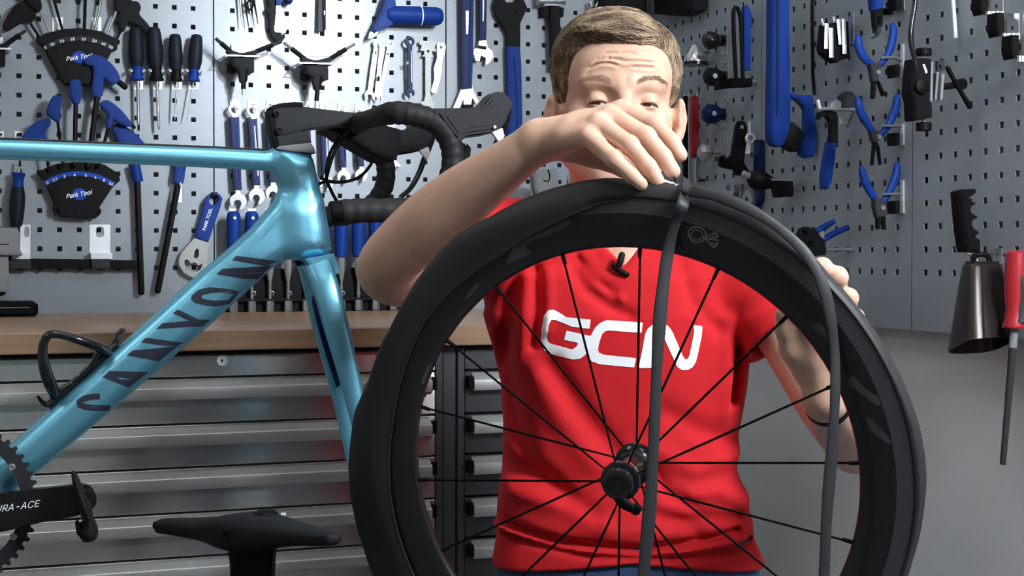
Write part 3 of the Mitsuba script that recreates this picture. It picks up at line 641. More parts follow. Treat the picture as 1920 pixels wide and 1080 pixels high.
crank = smooth_poly(bp([(-150, 930), (-120, 908), (-60, 915), (0, 924), (60, 918), (110, 912), (148, 908), (168, 911), (179, 926), (180, 943), (170, 955), (140, 967), (100, 974), (50, 985), (0, 997), (-60, 1002), (-120, 990)], .07), 5)
ck = part(bk, 'crank_arm', BIKE.mesh(extrude(crank, .060, .080, .006)), 'm_blackgloss', smooth=40, label='wide glossy black crank arm')
tm = meshkit.text_mesh('DURA-ACE', .0085, .0003); tm.apply_translation([-tm.bounds[1][0], 0, 0]); tm.vertices[:, 0] += tm.vertices[:, 1] * .4
R_ = trimesh.transformations.rotation_matrix(math.radians(5.5), [0, 0, 1]); tm.apply_transform(R_)
e = bp([(72, 950)], .08)[0]; tm.apply_translation([e[0], e[1], .0801])
part(ck, 'lettering', BIKE.mesh(tm), 'm_print', smooth=False, label='white lettering on the crank')
def blob(rows, sides=20, up=None):
    q = np.array([list(b3([(x, y, n)])[0]) + [a, b] for x, y, n, a, b in rows]); q = spline(q, 6)
    t, A, B = frames(q[:, :3], BIKE.w); g = np.arange(sides) * 2 * np.pi / sides
    return loft(q[:, None, :3] + q[:, 3, None, None] * np.cos(g)[None, :, None] * B[:, None] + q[:, 4, None, None] * np.sin(g)[None, :, None] * A[:, None])
pd = part(bk, 'pedal', blob([(135, 883, .11, .001, .001), (139, 890, .11, .0035, .012), (148, 920, .11, .0065, .030), (158, 950, .112, .0085, .033), (165, 972, .112, .0070, .030), (166, 985, .112, .011, .030), (163, 1000, .112, .0135, .030), (157, 1010, .112, .006, .022), (155, 1013, .112, .001, .01)]), 'm_rubber', smooth=60, label='dark clip-in pedal seen edge-on')
part(pd, 'axle', tube(b3([(165, 928, .075), (160, 930, .10), (158, 932, .12)]), [.009, .0085, .007], 14), 'm_black')
part(pd, 'rear_hook', BIKE.mesh(extrude(Polygon(bp([(142, 984), (148, 979), (150, 985), (156, 985), (158, 979), (162, 980), (164, 1000), (150, 1004), (143, 996)], .112)), .088, .136, .003)), 'm_black')

# ---------------------------------------------------------------- the black T-shaped stand head in front of the drawers
def tblob(rows, depth, sides=24):
    q = np.array([list(at(x, y, depth + dz)) + [a, b] for x, y, dz, a, b in rows]); q = spline(q, 6)
    t, A, B = frames(q[:, :3], [0, 0, 1]); g = np.arange(sides) * 2 * np.pi / sides; sq = lambda v: np.sign(v) * np.abs(v) ** .75
    return loft(q[:, None, :3] + q[:, 4, None, None] * sq(np.cos(g))[None, :, None] * A[:, None] + q[:, 3, None, None] * sq(np.sin(g))[None, :, None] * B[:, None])
td = 1.86
st = thing('work_stand', 'black T-shaped stand head with a padded crossbar in front of the steel drawers', 'stand')
part(st, 'crossbar', tblob([(296, 986, .10, .006, .0035), (301, 986, .10, .014, .0085), (330, 987, .09, .019, .0105), (370, 990, .07, .024, .0125), (410, 993, .05, .030, .0165), (445, 996, .02, .036, .0225), (480, 998, .0, .036, .0240), (515, 999, -.02, .032, .0190), (560, 1003, -.05, .024, .0125), (600, 1008, -.08, .017, .0095), (624, 1010, -.10, .012, .0075), (630, 1010, -.105, .004, .003)], td), 'm_rubber', smooth=60)
c = at(474, 1030, td)
part(st, 'column', loft([[c + [k * a, k * .8 * b, z] for a, b in ((.026, -.020), (.022, -.026), (-.022, -.026), (-.026, -.020), (-.026, .020), (-.022, .026), (.022, .026), (.026, .020))] for z, k in ((.028, 1.3), (.012, 1.1), (-.012, .98), (-.05, .93), (.04 - c[2], .93))]), 'm_black', smooth=40)
part(st, 'foot', lathe([c[0], c[1], 0], [0, 0, 1], [(0, .0001), (0, .20), (.012, .20), (.03, .06), (.045, .04), (.045, .0001)], 32), 'm_black')
part(st, 'clamp_pin', lathe(at(514, 972, td + .005), [1, .1, .1], [(0, .0001), (0, .0045), (.008, .0045), (.009, .0065), (.015, .0065), (.016, .004), (.016, .0001)], 16), 'm_chrome', label='small silver clamp pin')
part(st, 'hub_ridge', tblob([(470, 968, .0, .005, .003), (490, 966, .0, .016, .007), (508, 968, .0, .014, .008), (520, 974, .0, .006, .006)], td), 'm_black', smooth=60)

# ---------------------------------------------------------------- the man: one continuous body, with shirt, jeans, hair and eyes as parts
mat('m_skin', (.6, .38, .28), .48, spec=.38, tex=lambda p, n, uv: mikit.mix(srgb(198, 156, 133), srgb(211, 171, 147), mikit.fbm(p.x * 60, p.y * 60, p.z * 60)))
mat('m_shirt', srgb(190, 31, 37), .82, spec=.2, sheen=.5, bump=(lambda p, n, uv: mikit.noise(p.x * 1600, p.y * 1600, p.z * 1600), .00012))
mat('m_jeans', srgb(58, 82, 116), .85, spec=.2, bump=(lambda p, n, uv: mikit.noise(p.x * 900, p.y * 900, p.z * 1400), .0002), tex=lambda p, n, uv: mikit.mix(srgb(48, 70, 104), srgb(70, 94, 128), mikit.noise(p.x * 700, p.y * 700, p.z * 700)))
mat('m_hair', srgb(134, 112, 88), .42, spec=.5)
mat('m_hair_dark', srgb(92, 76, 60), .42, spec=.5)
mat('m_hair_light', srgb(178, 153, 124), .38, spec=.6)
mat('m_scalp', srgb(104, 86, 68), .7)
mat('m_brow', srgb(146, 114, 90), .65)
mat('m_lash', srgb(60, 40, 34), .5)
mat('m_nail', srgb(232, 188, 170), .3, coat=.3)
f32 = lambda x: np.asarray(x, np.float32)

EYES = at(1171, 188, 1.975)
yw, rl = math.radians(3.5), math.radians(1.8)
HF = np.array([math.sin(yw), -math.cos(yw), 0]); HX = np.array([math.cos(yw), math.sin(yw), 0])
HZ = np.array([0, 0, 1.]) * math.cos(rl) + HX * math.sin(rl); HX = np.cross(HF, HZ); HX = HX if HX[0] > 0 else -HX
HO = EYES - HF * .082
HM = f32(np.stack([HX, HF, HZ], 1))
def loc(p): return (p - f32(HO)) @ HM
def hw(q): return HO + np.asarray(q, float) @ HM.T.astype(float)
mir = lambda x, y, z: ((x, y, z), (-x, y, z))
def lpx(px, py, y=.085):                     # picture point -> head frame, on the plane this far in front
    d = ray(px, py); n = HF; o = HO + HF * y; p = EYE + d * (((o - EYE) @ n) / (d @ n))[..., None]; return (p - HO) @ HM.astype(float)
WRINK = [lpx(*np.array(w, float).T)[:, [0, 2]] for w in (
    [(1118, 110), (1135, 101), (1160, 98), (1190, 101), (1222, 105), (1240, 118)], [(1108, 121), (1120, 112), (1140, 109), (1175, 116), (1205, 115), (1228, 117), (1244, 124)],
    [(1104, 127), (1122, 119), (1140, 118), (1163, 124)], [(1180, 126), (1205, 125), (1232, 126)])]
def skull(q): return ell(q, (0, -.014, .034), (.0755, .0935, .080))
def head_f(p):
    q = loc(p)
    d = skull(q)
    ax = np.abs(q[:, 0]); m = np.stack([ax, q[:, 1], q[:, 2]], 1)       # both halves at once
    d = smin(d, ell(q, (0, .012, -.030), (.0665, .072, .078)), .02)
    d = smin(d, ell(q, (0, .040, .040), (.062, .048, .052)), .02)       # forehead
    d = smin(d, cone(m, (.050, -.002, -.062), (.018, .058, -.098), .024, .021), .022)    # jaw
    d = smin(d, ell(q, (0, .064, -.098), (.024, .020, .020)), .016)
    d = smin(d, ell(m, (.047, .047, -.026), (.021, .022, .019)), .016)  # cheekbones
    d = smin(d, cone(m, (.008, .0775, .0215), (.046, .063, .024), .0105, .010), .012)    # brow
    d = smin(d, cone(q, (0, .082, .010), (0, .105, -.036), .0075, .0105), .010)
    d = smin(d, ell(q, (0, .104, -.042), (.012, .012, .010)), .008)
    d = smin(d, ell(m, (.0135, .093, -.044), (.008, .010, .008)), .006)
    d = smin(d, ell(q, (0, .074, -.070), (.026, .016, .012)), .012)
    d = smax(d, -ell(m, (.0325, .087, .001), (.0175, .0155, .0125)), .009)    # sockets
    lid = smax(np.linalg.norm(m - f32((.0325, .0655, .0)), axis=1) - .0137, -(q[:, 2] + .0015 + 3.5 * (m[:, 0] - .0325) ** 2 * 6), .0012)
    low = smax(np.linalg.norm(m - f32((.0325, .0655, -.0005)), axis=1) - .0132, (q[:, 2] + .0062 - (m[:, 0] - .0325) ** 2 * 10), .0012)
    d = smin(d, lid, .0025); d = smin(d, low, .003)
    d = smax(d, -cone(m, (.002, .090, -.0705), (.022, .080, -.0715), .0012, .0008), .002)
    # ears
    e = ell(m, (.0865, -.002, -.015), (.0088, .016, .029)); e = smax(e, -ell(m, (.0925, .0125, -.011), (.0062, .0125, .019)), .0025)
    e = smin(e, ell(m, (.083, .006, -.038), (.006, .009, .009)), .005); e = smin(e, cone(m, (.068, -.004, -.010), (.084, -.006, -.014), .012, .010), .008); d = smin(d, e, .006)
    # worry lines
    front = q[:, 1] > .05
    if front.any():
        x, z = q[front, 0], q[front, 2]; g = np.zeros(len(x), np.float32)
        for w in WRINK:
            k = polyd(x, z, w, False); fade = np.clip((min(np.abs(w[0, 0]), 1) - 0) * 0 + 1 - np.maximum(0, np.abs(x - w[:, 0].mean()) / (np.ptp(w[:, 0]) / 2) - .75) / .25, 0, 1); g += fade * (.0025 * np.exp(-(k / .0015) ** 2) - .0012 * np.exp(-((k - .0042) / .0026) ** 2))
        d[front] += g
    d = smin(d, cone(q, (0, -.030, -.060), (0, -.052, -.19), .055, .060), .02)
    return d
SR, SL = at(945, 455, 2.105), at(1388, 492, 2.09)
NB = at(1168, 430, 2.135)
def A(px, py, dep): return at(px, py, dep)
R_ARM = [(A(1012, 264, 1.747), .0222), (A(962, 300, 1.766), .0262), (A(872, 366, 1.81), .0355), (A(800, 424, 1.843), .0385), (A(726, 494, 1.884), .0345), (A(745, 520, 1.925), .0360), (A(830, 500, 1.99), .042), (SR, .044)]
L_ARM = [(A(1547, 748, 1.722), .0225), (A(1572, 785, 1.81), .0345), (A(1602, 826, 1.910), .0365), (A(1600, 826, 1.945), .0365), (A(1556, 752, 1.985), .0425), (A(1486, 630, 2.04), .045), (SL, .042)]
def chain(p, pts, k=.012):
    d = None
    for (a, ra), (b, rb) in zip(pts[:-1], pts[1:]):
        c = cone(p, a, b, ra, rb); d = c if d is None else smin(d, c, k)
    return d
def limb(pts, n=6):                          # the same joints as a flowing curve
    q = spline([np.append(a, r) for a, r in pts], n); return [(x[:3], x[3]) for x in q]
def joints(rows): return [(A(x, y, z), r) for x, y, z, r in rows]
R_FING = [joints(r) for r in (
    [(1166, 207, 1.738, .0118), (1228, 234, 1.716, .0103), (1259, 266, 1.704, .0093), (1275, 290, 1.699, .0083)],
    [(1143, 217, 1.714, .0120), (1211, 256, 1.690, .0106), (1243, 294, 1.683, .0097), (1261, 321, 1.681, .0087)],
    [(1121, 232, 1.698, .0114), (1180, 272, 1.672, .0101), (1216, 313, 1.667, .0091), (1232, 339, 1.668, .0081)],
    [(1103, 256, 1.690, .0104), (1151, 299, 1.660, .0089), (1184, 329, 1.656, .0080), (1202, 345, 1.657, .0071)])]
R_THUMB = joints([(1050, 276, 1.752, .0155), (1112, 292, 1.748, .0130), (1172, 314, 1.730, .0110), (1222, 337, 1.708, .0090)])
L_FING = [joints(r) for r in (
    [(1512, 612, 1.702, .0118), (1524, 552, 1.688, .0115), (1534, 520, 1.676, .0122), (1541, 503, 1.662, .0124)],
    [(1536, 618, 1.704, .0120), (1552, 566, 1.690, .0118), (1562, 538, 1.676, .0124), (1569, 520, 1.660, .0128)],
    [(1560, 630, 1.706, .0115), (1578, 592, 1.690, .0112), (1585, 572, 1.676, .0116), (1590, 559, 1.662, .0118)],
    [(1578, 648, 1.708, .0105), (1596, 618, 1.692, .0098), (1602, 602, 1.680, .0098), (1605, 594, 1.668, .0096)])]
L_THUMB = joints([(1516, 700, 1.725, .0165), (1486, 655, 1.715, .0140), (1474, 618, 1.708, .0115), (1470, 590, 1.702, .0098)])
def hand_f(p, wrist, fing, thumb, wr):
    d = None
    for i, ch in enumerate(fing):
        m = cone(p, wrist, ch[0][0], wr * .86, ch[0][1] * 1.02); d = m if d is None else smin(d, m, .012)
    for a, b in zip(fing[:-1], fing[1:]):
        mid = lambda ch: wrist * .45 + ch[0][0] * .55
        d = smin(d, cone(p, mid(a), mid(b), .0125, .0125), .01)
    d = smin(d, chain(p, thumb, .006), .010)
    for ch in fing:
        c = chain(p, ch, .0035)
        c = smin(c, np.linalg.norm(p - f32(ch[1][0]), axis=1) - ch[1][1] * 1.05, .003)      # knuckle
        d = smin(d, c, .0045)
    return d
def group(f, pts, pad):
    pts = np.array(pts); lo, hi = f32(pts.min(0) - pad), f32(pts.max(0) + pad)
    def g(p):
        out = np.linalg.norm(np.maximum(np.maximum(lo - p, p - hi), 0), axis=1); d = out + .02; m = out <= 0
        if m.any(): d[m] = np.minimum(f(p[m]), 1.0)
        return d
    return g
PROF = np.array([(420, 1030, 1300, .080, 2.135), (460, 955, 1378, .098, 2.125), (520, 922, 1404, .108, 2.120), (590, 906, 1414, .112, 2.118), (650, 922, 1411, .110, 2.118), (720, 938, 1404, .106, 2.118), (800, 943, 1391, .104, 2.120), (880, 941, 1385, .106, 2.120),
                 (940, 932, 1404, .112, 2.118), (975, 930, 1414, .116, 2.116), (1010, 931, 1416, .114, 2.116), (1050, 924, 1434, .118, 2.114), (1120, 918, 1442, .120, 2.114)], float)
_pl, _pr = at(PROF[:, 1], PROF[:, 0], PROF[:, 4] - .02), at(PROF[:, 2], PROF[:, 0], PROF[:, 4] - .02)
PZ, PCX, PA = _pl[::-1, 2], ((_pl + _pr) / 2)[::-1, 0], ((_pr - _pl) / 2)[::-1, 0]
PB, PCY = PROF[::-1, 3], PROF[::-1, 4]
def trunk(p, shrink=0.0):
    z = p[:, 2]; a = np.interp(z, PZ, PA).astype(np.float32) - shrink; b = np.interp(z, PZ, PB).astype(np.float32) - shrink
    x, y = (p[:, 0] - np.interp(z, PZ, PCX)) / a, (p[:, 1] - np.interp(z, PZ, PCY)) / b
    r = (np.abs(x) ** 2.5 + np.abs(y) ** 2.5) ** (1 / 2.5)
    d = ((r - 1) * np.minimum(a, b) * (.55 + .45 * np.minimum(1, np.abs(y) / np.maximum(np.abs(x), 1e-3)))).astype(np.float32)
    top = z - f32(PZ[-1] - .01)
    return smax(d, top, .05)
hand_pts = lambda f, t, w: [q for c in f + [t] for q, _ in c] + [w]
G_HEAD = group(head_f, hw([(-.1, -.12, -.22), (.1, .13, .13)]), .03)
R_LIMB, L_LIMB = limb(R_ARM), limb(L_ARM)
G_RARM = group(lambda p: chain(p, R_LIMB, .003), [q for q, _ in R_ARM], .075)
G_RHAND = group(lambda p: hand_f(p, R_ARM[0][0], R_FING, R_THUMB, .0222), hand_pts(R_FING, R_THUMB, R_ARM[0][0]), .035)
G_LARM = group(lambda p: chain(p, L_LIMB, .003), [q for q, _ in L_ARM], .075)
G_LHAND = group(lambda p: hand_f(p, L_ARM[0][0], L_FING, L_THUMB, .0225), hand_pts(L_FING, L_THUMB, L_ARM[0][0]), .035)
def body_f(p):
    p = f32(p)
    d = smax(trunk(p, .036), -(p[:, 2] - f32(H - .37)), .02); d = smin(d, cone(p, NB, at(1171, 505, 2.062), .055, .040), .03)
    d = smin(d, cone(p, NB, SR, .052, .046), .03); d = smin(d, cone(p, NB, SL, .052, .046), .03)
    d = smin(d, G_HEAD(p), .012)
    r = smin(G_RARM(p), G_RHAND(p), .008); l = smin(G_LARM(p), G_LHAND(p), .008)
    return np.minimum(smin(d, r, .006), l)
hx0, hx1, hz0, hz1 = hw((0, 0, 0))[0] - .082, hw((0, 0, 0))[0] + .082, HO[2] - .055, HO[2] + .085
gx = axis_of(-.235, .455, .0042, [(.03, .225, .0019)])
gy = axis_of(1.630, 2.245, .0042, [(1.635, 1.765, .0021), (1.945, 2.02, .0016)])
gz = axis_of(H - .40, H + .322, .0042, [(H + .065, H + .245, .0018), (H - .08, H + .065, .0028)])
person = thing('person', 'person in a red T-shirt behind the held-up wheel, one hand before the face', 'person')
part(person, 'body', mesh_sdf(body_f, gx, gy, gz), 'm_skin', smooth=True)

# eyes, lashes, brows
mat('m_eye', (.9, .88, .86), .12, coat=.8, tex=lambda p, n, uv: mikit.mix(srgb(70, 52, 44), srgb(228, 218, 212), mikit.smoothstep(.0066, .0074, dr.minimum(
    dr.sqrt(dr.square(p.x - float(hw((.0315, 0, 0))[0]) - .001) + dr.square(p.z - float(hw((.0315, .074, -.0055))[2]))), dr.sqrt(dr.square(p.x - float(hw((-.0325, 0, 0))[0])) + dr.square(p.z - float(hw((-.0325, .074, -.0055))[2])))))))
for s in (-1, 1):
    b = trimesh.creation.icosphere(4, .0124); b.apply_translation(hw((s * .0325, .0655, 0))); part(person, 'eye', b, 'm_eye', smooth=True)
def head_surface(x, z, lift):                # points of the face in front of (x, z)
    q = np.stack([x, np.full(len(x), .13), z], 1); p = drape(body_f, hw(q), -HF, -lift * -1, 50); return p
for s in (-1, 1):
    t = np.linspace(-1, 1, 13); x = s * (.0325 + .0135 * t); z = -.0022 - .0028 * t ** 2 - .0008 * t * s * s
    p = hw(np.stack([x, .0655 + np.sqrt(np.maximum(.0138 ** 2 - (.0135 * t) ** 2 * .85 - z ** 2, 1e-6)) + .0003, z], 1))
    part(person, 'eyelashes', tube(p, .0006 + .0003 * (1 - t ** 2), 6), 'm_lash')
def strands(roots, tips, n=4, r=.00035, bend=None, sides=3):
    """Many tapering hairs from roots to tips (k x 3) as one mesh."""
    k = len(roots); t = np.linspace(0, 1, n); P = roots[:, None] * (1 - t)[None, :, None] + tips[:, None] * t[None, :, None]
    if bend is not None: P = P + bend[:, None] * (4 * t * (1 - t))[None, :, None]
    return hair_mesh(P, r, sides)
def hair_mesh(P, r, sides=3):
    k, n = P.shape[:2]; d = np.gradient(P, axis=1); d /= np.linalg.norm(d, axis=2, keepdims=True) + 1e-9
    a = np.cross(d, [.3, .5, .81]); a /= np.linalg.norm(a, axis=2, keepdims=True) + 1e-9; b = np.cross(d, a)
    g = np.arange(sides) * 2 * np.pi / sides; w = (np.broadcast_to(r, (k,))[:, None] * np.interp(np.linspace(0, 1, n), [0, .6, 1], [1, .9, .25])[None])[..., None, None]
    V = P[:, :, None] + w * (np.cos(g)[None, None, :, None] * a[:, :, None] + np.sin(g)[None, None, :, None] * b[:, :, None])
    i, j = np.meshgrid(np.arange(n - 1), np.arange(sides), indexing='ij'); j2 = (j + 1) % sides
    q = np.stack([i * sides + j, i * sides + j2, (i + 1) * sides + j2, (i + 1) * sides + j], -1).reshape(-1, 4)
    f = np.vstack([q[:, [0, 1, 2]], q[:, [0, 2, 3]]])
    return tri(V.reshape(-1, 3), (np.arange(k)[:, None, None] * n * sides + f[None]).reshape(-1, 3))
for line in ([(1093, 151), (1105, 146), (1122, 145), (1138, 150), (1149, 157)], [(1190, 156), (1204, 149), (1225, 146), (1240, 150), (1251, 157)]):
    q = lpx(*np.array(line, float).T); k = 520
    t = rng.random(k); c = spline(q, 20); i = (t * (len(c) - 1)).astype(int)
    x, z = c[i, 0], c[i, 2] + rng.normal(0, .0017, k)
    s = np.sign(q[:, 0].mean()); tt = np.where(s > 0, t, 1 - t)
    p0 = head_surface(x, z, .0); p1 = head_surface(x + s * .006 + rng.normal(0, .001, k), z + .004 * (.7 - tt) + rng.normal(0, .0006, k), .0)
    part(person, 'eyebrow', strands(p0 - HF * .0005, p1 + HF * .0011, 3, .00024), 'm_brow')

# hair: a full cap under strands, short at the sides, longer and swept across on top
def hair_edge(q):                            # > 0 where hair grows
    x, y, z = np.abs(q[:, 0]), q[:, 1], q[:, 2]
    xs = q[:, 0]
    ze = z - .26 * np.maximum(0, x - .018) - .05 * np.maximum(0, -xs)
    line = np.interp(ze, [-.09, -.045, -.020, .0, .022, .036, .050, .062, .072, .1], [-.06, -.030, .008, .030, .037, .041, .048, .058, .075, .2])
    return line - y - .010 * np.cos(xs * 60) * 0
def hair_base(q): return smin(skull(q), ell(q, (0, .040, .040), (.062, .048, .052)), .02)
def hair_th(q):
    z, e = q[:, 2], hair_edge(q)
    th = np.interp(z, [-.08, -.045, -.01, .03, .06, .09, .12], [.002, .003, .0065, .0125, .0155, .0195, .0215]) + .004 * np.clip(-q[:, 0] / .06, 0, 1) * np.clip((z - .05) / .03, 0, 1)
    return (th * np.clip(e / .034, 0, 1) ** .9).astype(np.float32)
def hair_f(p):
    q = loc(f32(p))
    d = hair_base(q) - hair_th(q) * .80 - .0025 * (meshkit.noise(np.stack([q[:, 0] * 26, q[:, 1] * 60, q[:, 2] * 60], 1)) - .5)
    d = smax(d, -hair_edge(q) * .75, .006)
    return smax(d, -(q[:, 2] + .085), .01)
hc = mesh_sdf(hair_f, axis_of(HO[0] - .105, HO[0] + .105, .0035), axis_of(HO[1] - .11, HO[1] + .13, .0035), axis_of(HO[2] - .10, HO[2] + .15, .0035))
hr = part(person, 'hair', hc, 'm_scalp', smooth=True, label='short light brown hair swept over to one side on top')
pts, fi = trimesh.sample.sample_surface(hc, 26000, seed=5); nrm = hc.face_normals[fi]
q = (pts - HO) @ HM; nl = nrm @ HM
keep = (hair_edge(q) > .0005) & (nl @ np.array([0, .55, .5]) > -.55) & (np.sum(nl * (q - [0, -.01, .03]), 1) > 0); pts, q, nl = pts[keep], q[keep], nl[keep]; k = len(pts)
top = np.clip((q[:, 2] - .050) / .03, 0, 1)[:, None]
nz = lambda s, f=(20, 55, 55): (meshkit.noise(q * np.array(f), s) - .5)[:, None]
side = np.array([0, -.30, -1.0]); sweep = np.where(q[:, 0:1] > .045, [-.2, -.1, -.9], [-1.0, .10, .16])
dirn = side * (1 - top) + sweep * top + rng.normal(0, .07, (k, 3)) + np.concatenate([nz(1) * .5, nz(2) * 1.1, nz(3) * 1.1], 1)
dirn -= nl * np.sum(dirn * nl, 1, keepdims=True); dirn /= np.linalg.norm(dirn, axis=1, keepdims=True)
ln = (.011 + .030 * top[:, 0]) * rng.uniform(.7, 1.25, k)
clump = nz(7, (30, 95, 95)) + .5
P = np.zeros((k, 6, 3)); cur = q - nl * .001
for s in range(6):
    P[:, s] = cur + nl * (.0004 + (.0008 + .0050 * top * clump) * (s / 5) * rng.uniform(.3, 1, (k, 1))); cur = cur + dirn * (ln / 5)[:, None]
    w = hw(cur); dd = np.concatenate([hair_f(w)]); cur = cur - np.where(hair_edge(cur)[:, None] > -.012, 1, .3) * ((dd[:, None] * grad(hair_f, f32(w))) @ HM)
tone = (meshkit.noise(q * np.array([25, 110, 110]), 11) + rng.normal(0, .18, k))
for i, (lo, hi, m) in enumerate(((-9, .42, 'm_hair_dark'), (.42, .62, 'm_hair'), (.62, 9, 'm_hair_light'))):
    s = (tone >= lo) & (tone < hi); part(hr, 'strands', hair_mesh(hw(P[s]), .00045), m, smooth=True)

# T-shirt with drag lines, sleeves and a V neck
FOLDS = [  # picture polyline, depth in mm (groove > 0, ridge < 0), half width in px
    ([(1008, 505), (1010, 570), (1002, 650)], 6, 9), ([(1028, 510), (1030, 560), (1026, 620)], -3, 12), ([(962, 520), (950, 600), (945, 690)], 5, 14), ([(985, 520), (982, 600), (970, 680)], -4, 14),
    ([(1085, 485), (1112, 522), (1150, 552)], 5, 9), ([(1075, 500), (1100, 545), (1150, 580), (1180, 592)], 5, 13), ([(1098, 505), (1130, 545), (1165, 560)], -3, 8),
    ([(1035, 690), (1090, 770), (1150, 845)], 7, 22), ([(1000, 690), (1050, 790), (1110, 870)], -4, 24), ([(950, 640), (965, 780), (1000, 880), (1060, 930)], 5, 22),
    ([(935, 880), (1020, 900), (1110, 965)], 5, 18), ([(960, 930), (1060, 950), (1130, 985)], -4, 18), ([(932, 988), (1050, 1018), (1200, 1030), (1390, 1006)], 8, 9), ([(935, 1012), (1100, 1042), (1300, 1046), (1420, 1030)], 5, 7),
    ([(930, 1000), (1060, 1030), (1200, 1040), (1400, 1020)], -4, 7), ([(1235, 985), (1320, 975), (1395, 985)], 5, 14), ([(1215, 960), (1270, 975), (1310, 1000)], 5, 14), ([(1300, 930), (1350, 925), (1405, 950)], -5, 18),
    ([(1240, 770), (1300, 800), (1380, 840)], 4, 20), ([(1240, 850), (1310, 890), (1385, 860)], -4, 20), ([(1402, 545), (1398, 620), (1392, 700), (1388, 760)], 9, 9), ([(1370, 600), (1372, 700), (1365, 780)], -3, 16),
    ([(1280, 500), (1300, 570), (1350, 620)], 3, 16), ([(1230, 890), (1255, 930), (1300, 950)], 5, 14), ([(1420, 560), (1436, 600), (1440, 640)], 3, 8)]
_fold = [(at(*np.array(l, float).T, 2.01)[:, [0, 2]], a * .001, w * 2.01 / FOC) for l, a, w in FOLDS]
CUFF_L, CUFF_R = A(1478, 622, 2.043), A(852, 484, 2.00)
VB = at(1171, 499, 2.02); VL, VR = at(1112, 440, 2.04), at(1218, 440, 2.04)
def shirt_f(p):
    p = f32(p)
    d = trunk(p)
    sh = smin(cone(p, NB, SR, .060, .056), cone(p, NB, SL, .060, .056), .03); d = smin(d, sh, .04)
    front = (np.abs(d) < .03) & (p[:, 1] < 2.13)
    if front.any():
        x, z = p[front, 0], p[front, 2]; g = np.zeros(len(x), np.float32)
        for l, a, w in _fold: g += 1.4 * a * np.exp(-(polyd(x, z, l, False) / w) ** 2)
        g += .0022 * (meshkit.noise(np.stack([x * 22 + z * 9, z * 12, x * 0], 1), 3) - .5)
        d[front] += g * np.clip((2.13 - p[front, 1]) / .05, 0, 1)
    for S_, C_, r0, r1 in ((SL, CUFF_L, .060, .0630), (SR, CUFF_R, .058, .0570)):
        ax = (S_ - C_) / np.linalg.norm(S_ - C_); h = (p - f32(C_)) @ f32(ax)
        sl = cone(p, S_, C_ - ax * .03, r0, r1) + .0016 * np.sin(h * 190 + p[:, 0] * 60) * np.exp(-((h - .04) / .03) ** 2)
        sl = smax(sl, -h, .003); sl = smax(sl, -smax(cone(p, S_, C_ - ax * .05, .050, r1 - .0045), h - .030, .004), .002)
        d = smin(d, sl, .016)
    # neck opening
    x, z = p[:, 0], p[:, 2]
    v = polyd(x, z, [(VB[0], VB[2]), (VL[0], VL[2]), (VL[0], VL[2] + .3), (VR[0], VR[2] + .3), (VR[0], VR[2])])
    v = smax(v, p[:, 1] - f32(NB[1]), .005)
    nk = cone(p, NB + [0, .0, -.02], NB + [0, -.01, .12], .064, .075); v = np.minimum(v, nk)
    d = d - .0012 * np.exp(-((v - .007) / .004) ** 2)
    d = smax(d, -v, .003)
    return smax(d, -(z - f32(H - .408) - .018 * np.abs((p[:, 0] - f32(.16)) / .16) * -1), .004)
sx = axis_of(-.15, .46, .0036); sy = axis_of(1.95, 2.27, .0036); sz = axis_of(H - .435, H + .085, .0036)
sh = part(person, 't_shirt', mesh_sdf(shirt_f, sx, sy, sz), 'm_shirt', smooth=True, label='red V-neck T-shirt with white letters across the chest')
LP = lambda pts: Polygon(at(*np.array(pts, float).T, 2.01)[:, [0, 2]]).buffer(.0012).buffer(-.0024).buffer(.0012)
GCN = [LP([(1107.5, 599), (1062.5, 595), (1050, 587), (1037.5, 580.5), (1028, 582), (1020, 592), (1015.5, 618), (1014, 645), (1022, 659), (1040, 667), (1075, 674.5), (1088, 673), (1098, 665), (1106, 655), (1112, 634), (1107.5, 630), (1062.5, 620), (1057.5, 637.5), (1084, 643), (1081, 650), (1073, 655.5), (1032.5, 645), (1027, 640), (1026, 632), (1029.5, 608), (1034, 600), (1041, 600), (1072.5, 612.5), (1105, 616.5)]),
       LP([(1205, 604.5), (1165, 602), (1137.5, 600), (1125, 605), (1115, 615), (1106, 632), (1100.5, 656), (1102.5, 668), (1110, 678), (1125, 683), (1155, 686), (1189, 689), (1192.5, 671), (1160, 668), (1132.5, 665), (1123, 661), (1121, 655), (1124, 640), (1129, 626), (1135, 620.5), (1142.5, 619.5), (1202.5, 624)]),
       LP([(1197, 690), (1204, 655), (1209, 626), (1214, 616), (1222, 609), (1233, 605.5), (1245, 605.5), (1254, 612.5), (1261, 622.5), (1281, 668), (1285, 674), (1290, 674), (1294, 665), (1302.5, 622.5), (1301, 610), (1319, 612), (1317.5, 630), (1310, 665), (1306, 680), (1300, 689), (1290, 694.5), (1280, 694.5), (1270, 688), (1264, 675), (1243, 630), (1238, 625), (1234, 630), (1222, 690)])]
for g in GCN:
    m = fine(g, .006); q = np.column_stack([m.vertices[:, 0], np.full(len(m.vertices), 1.93), m.vertices[:, 1]])
    m.vertices = drape(shirt_f, q, [0, 1, 0], .0009, 60); part(sh, 'letter', m, 'm_print', smooth=False, label='white letter printed on the chest')
mat('m_print', srgb(238, 239, 240), .6)

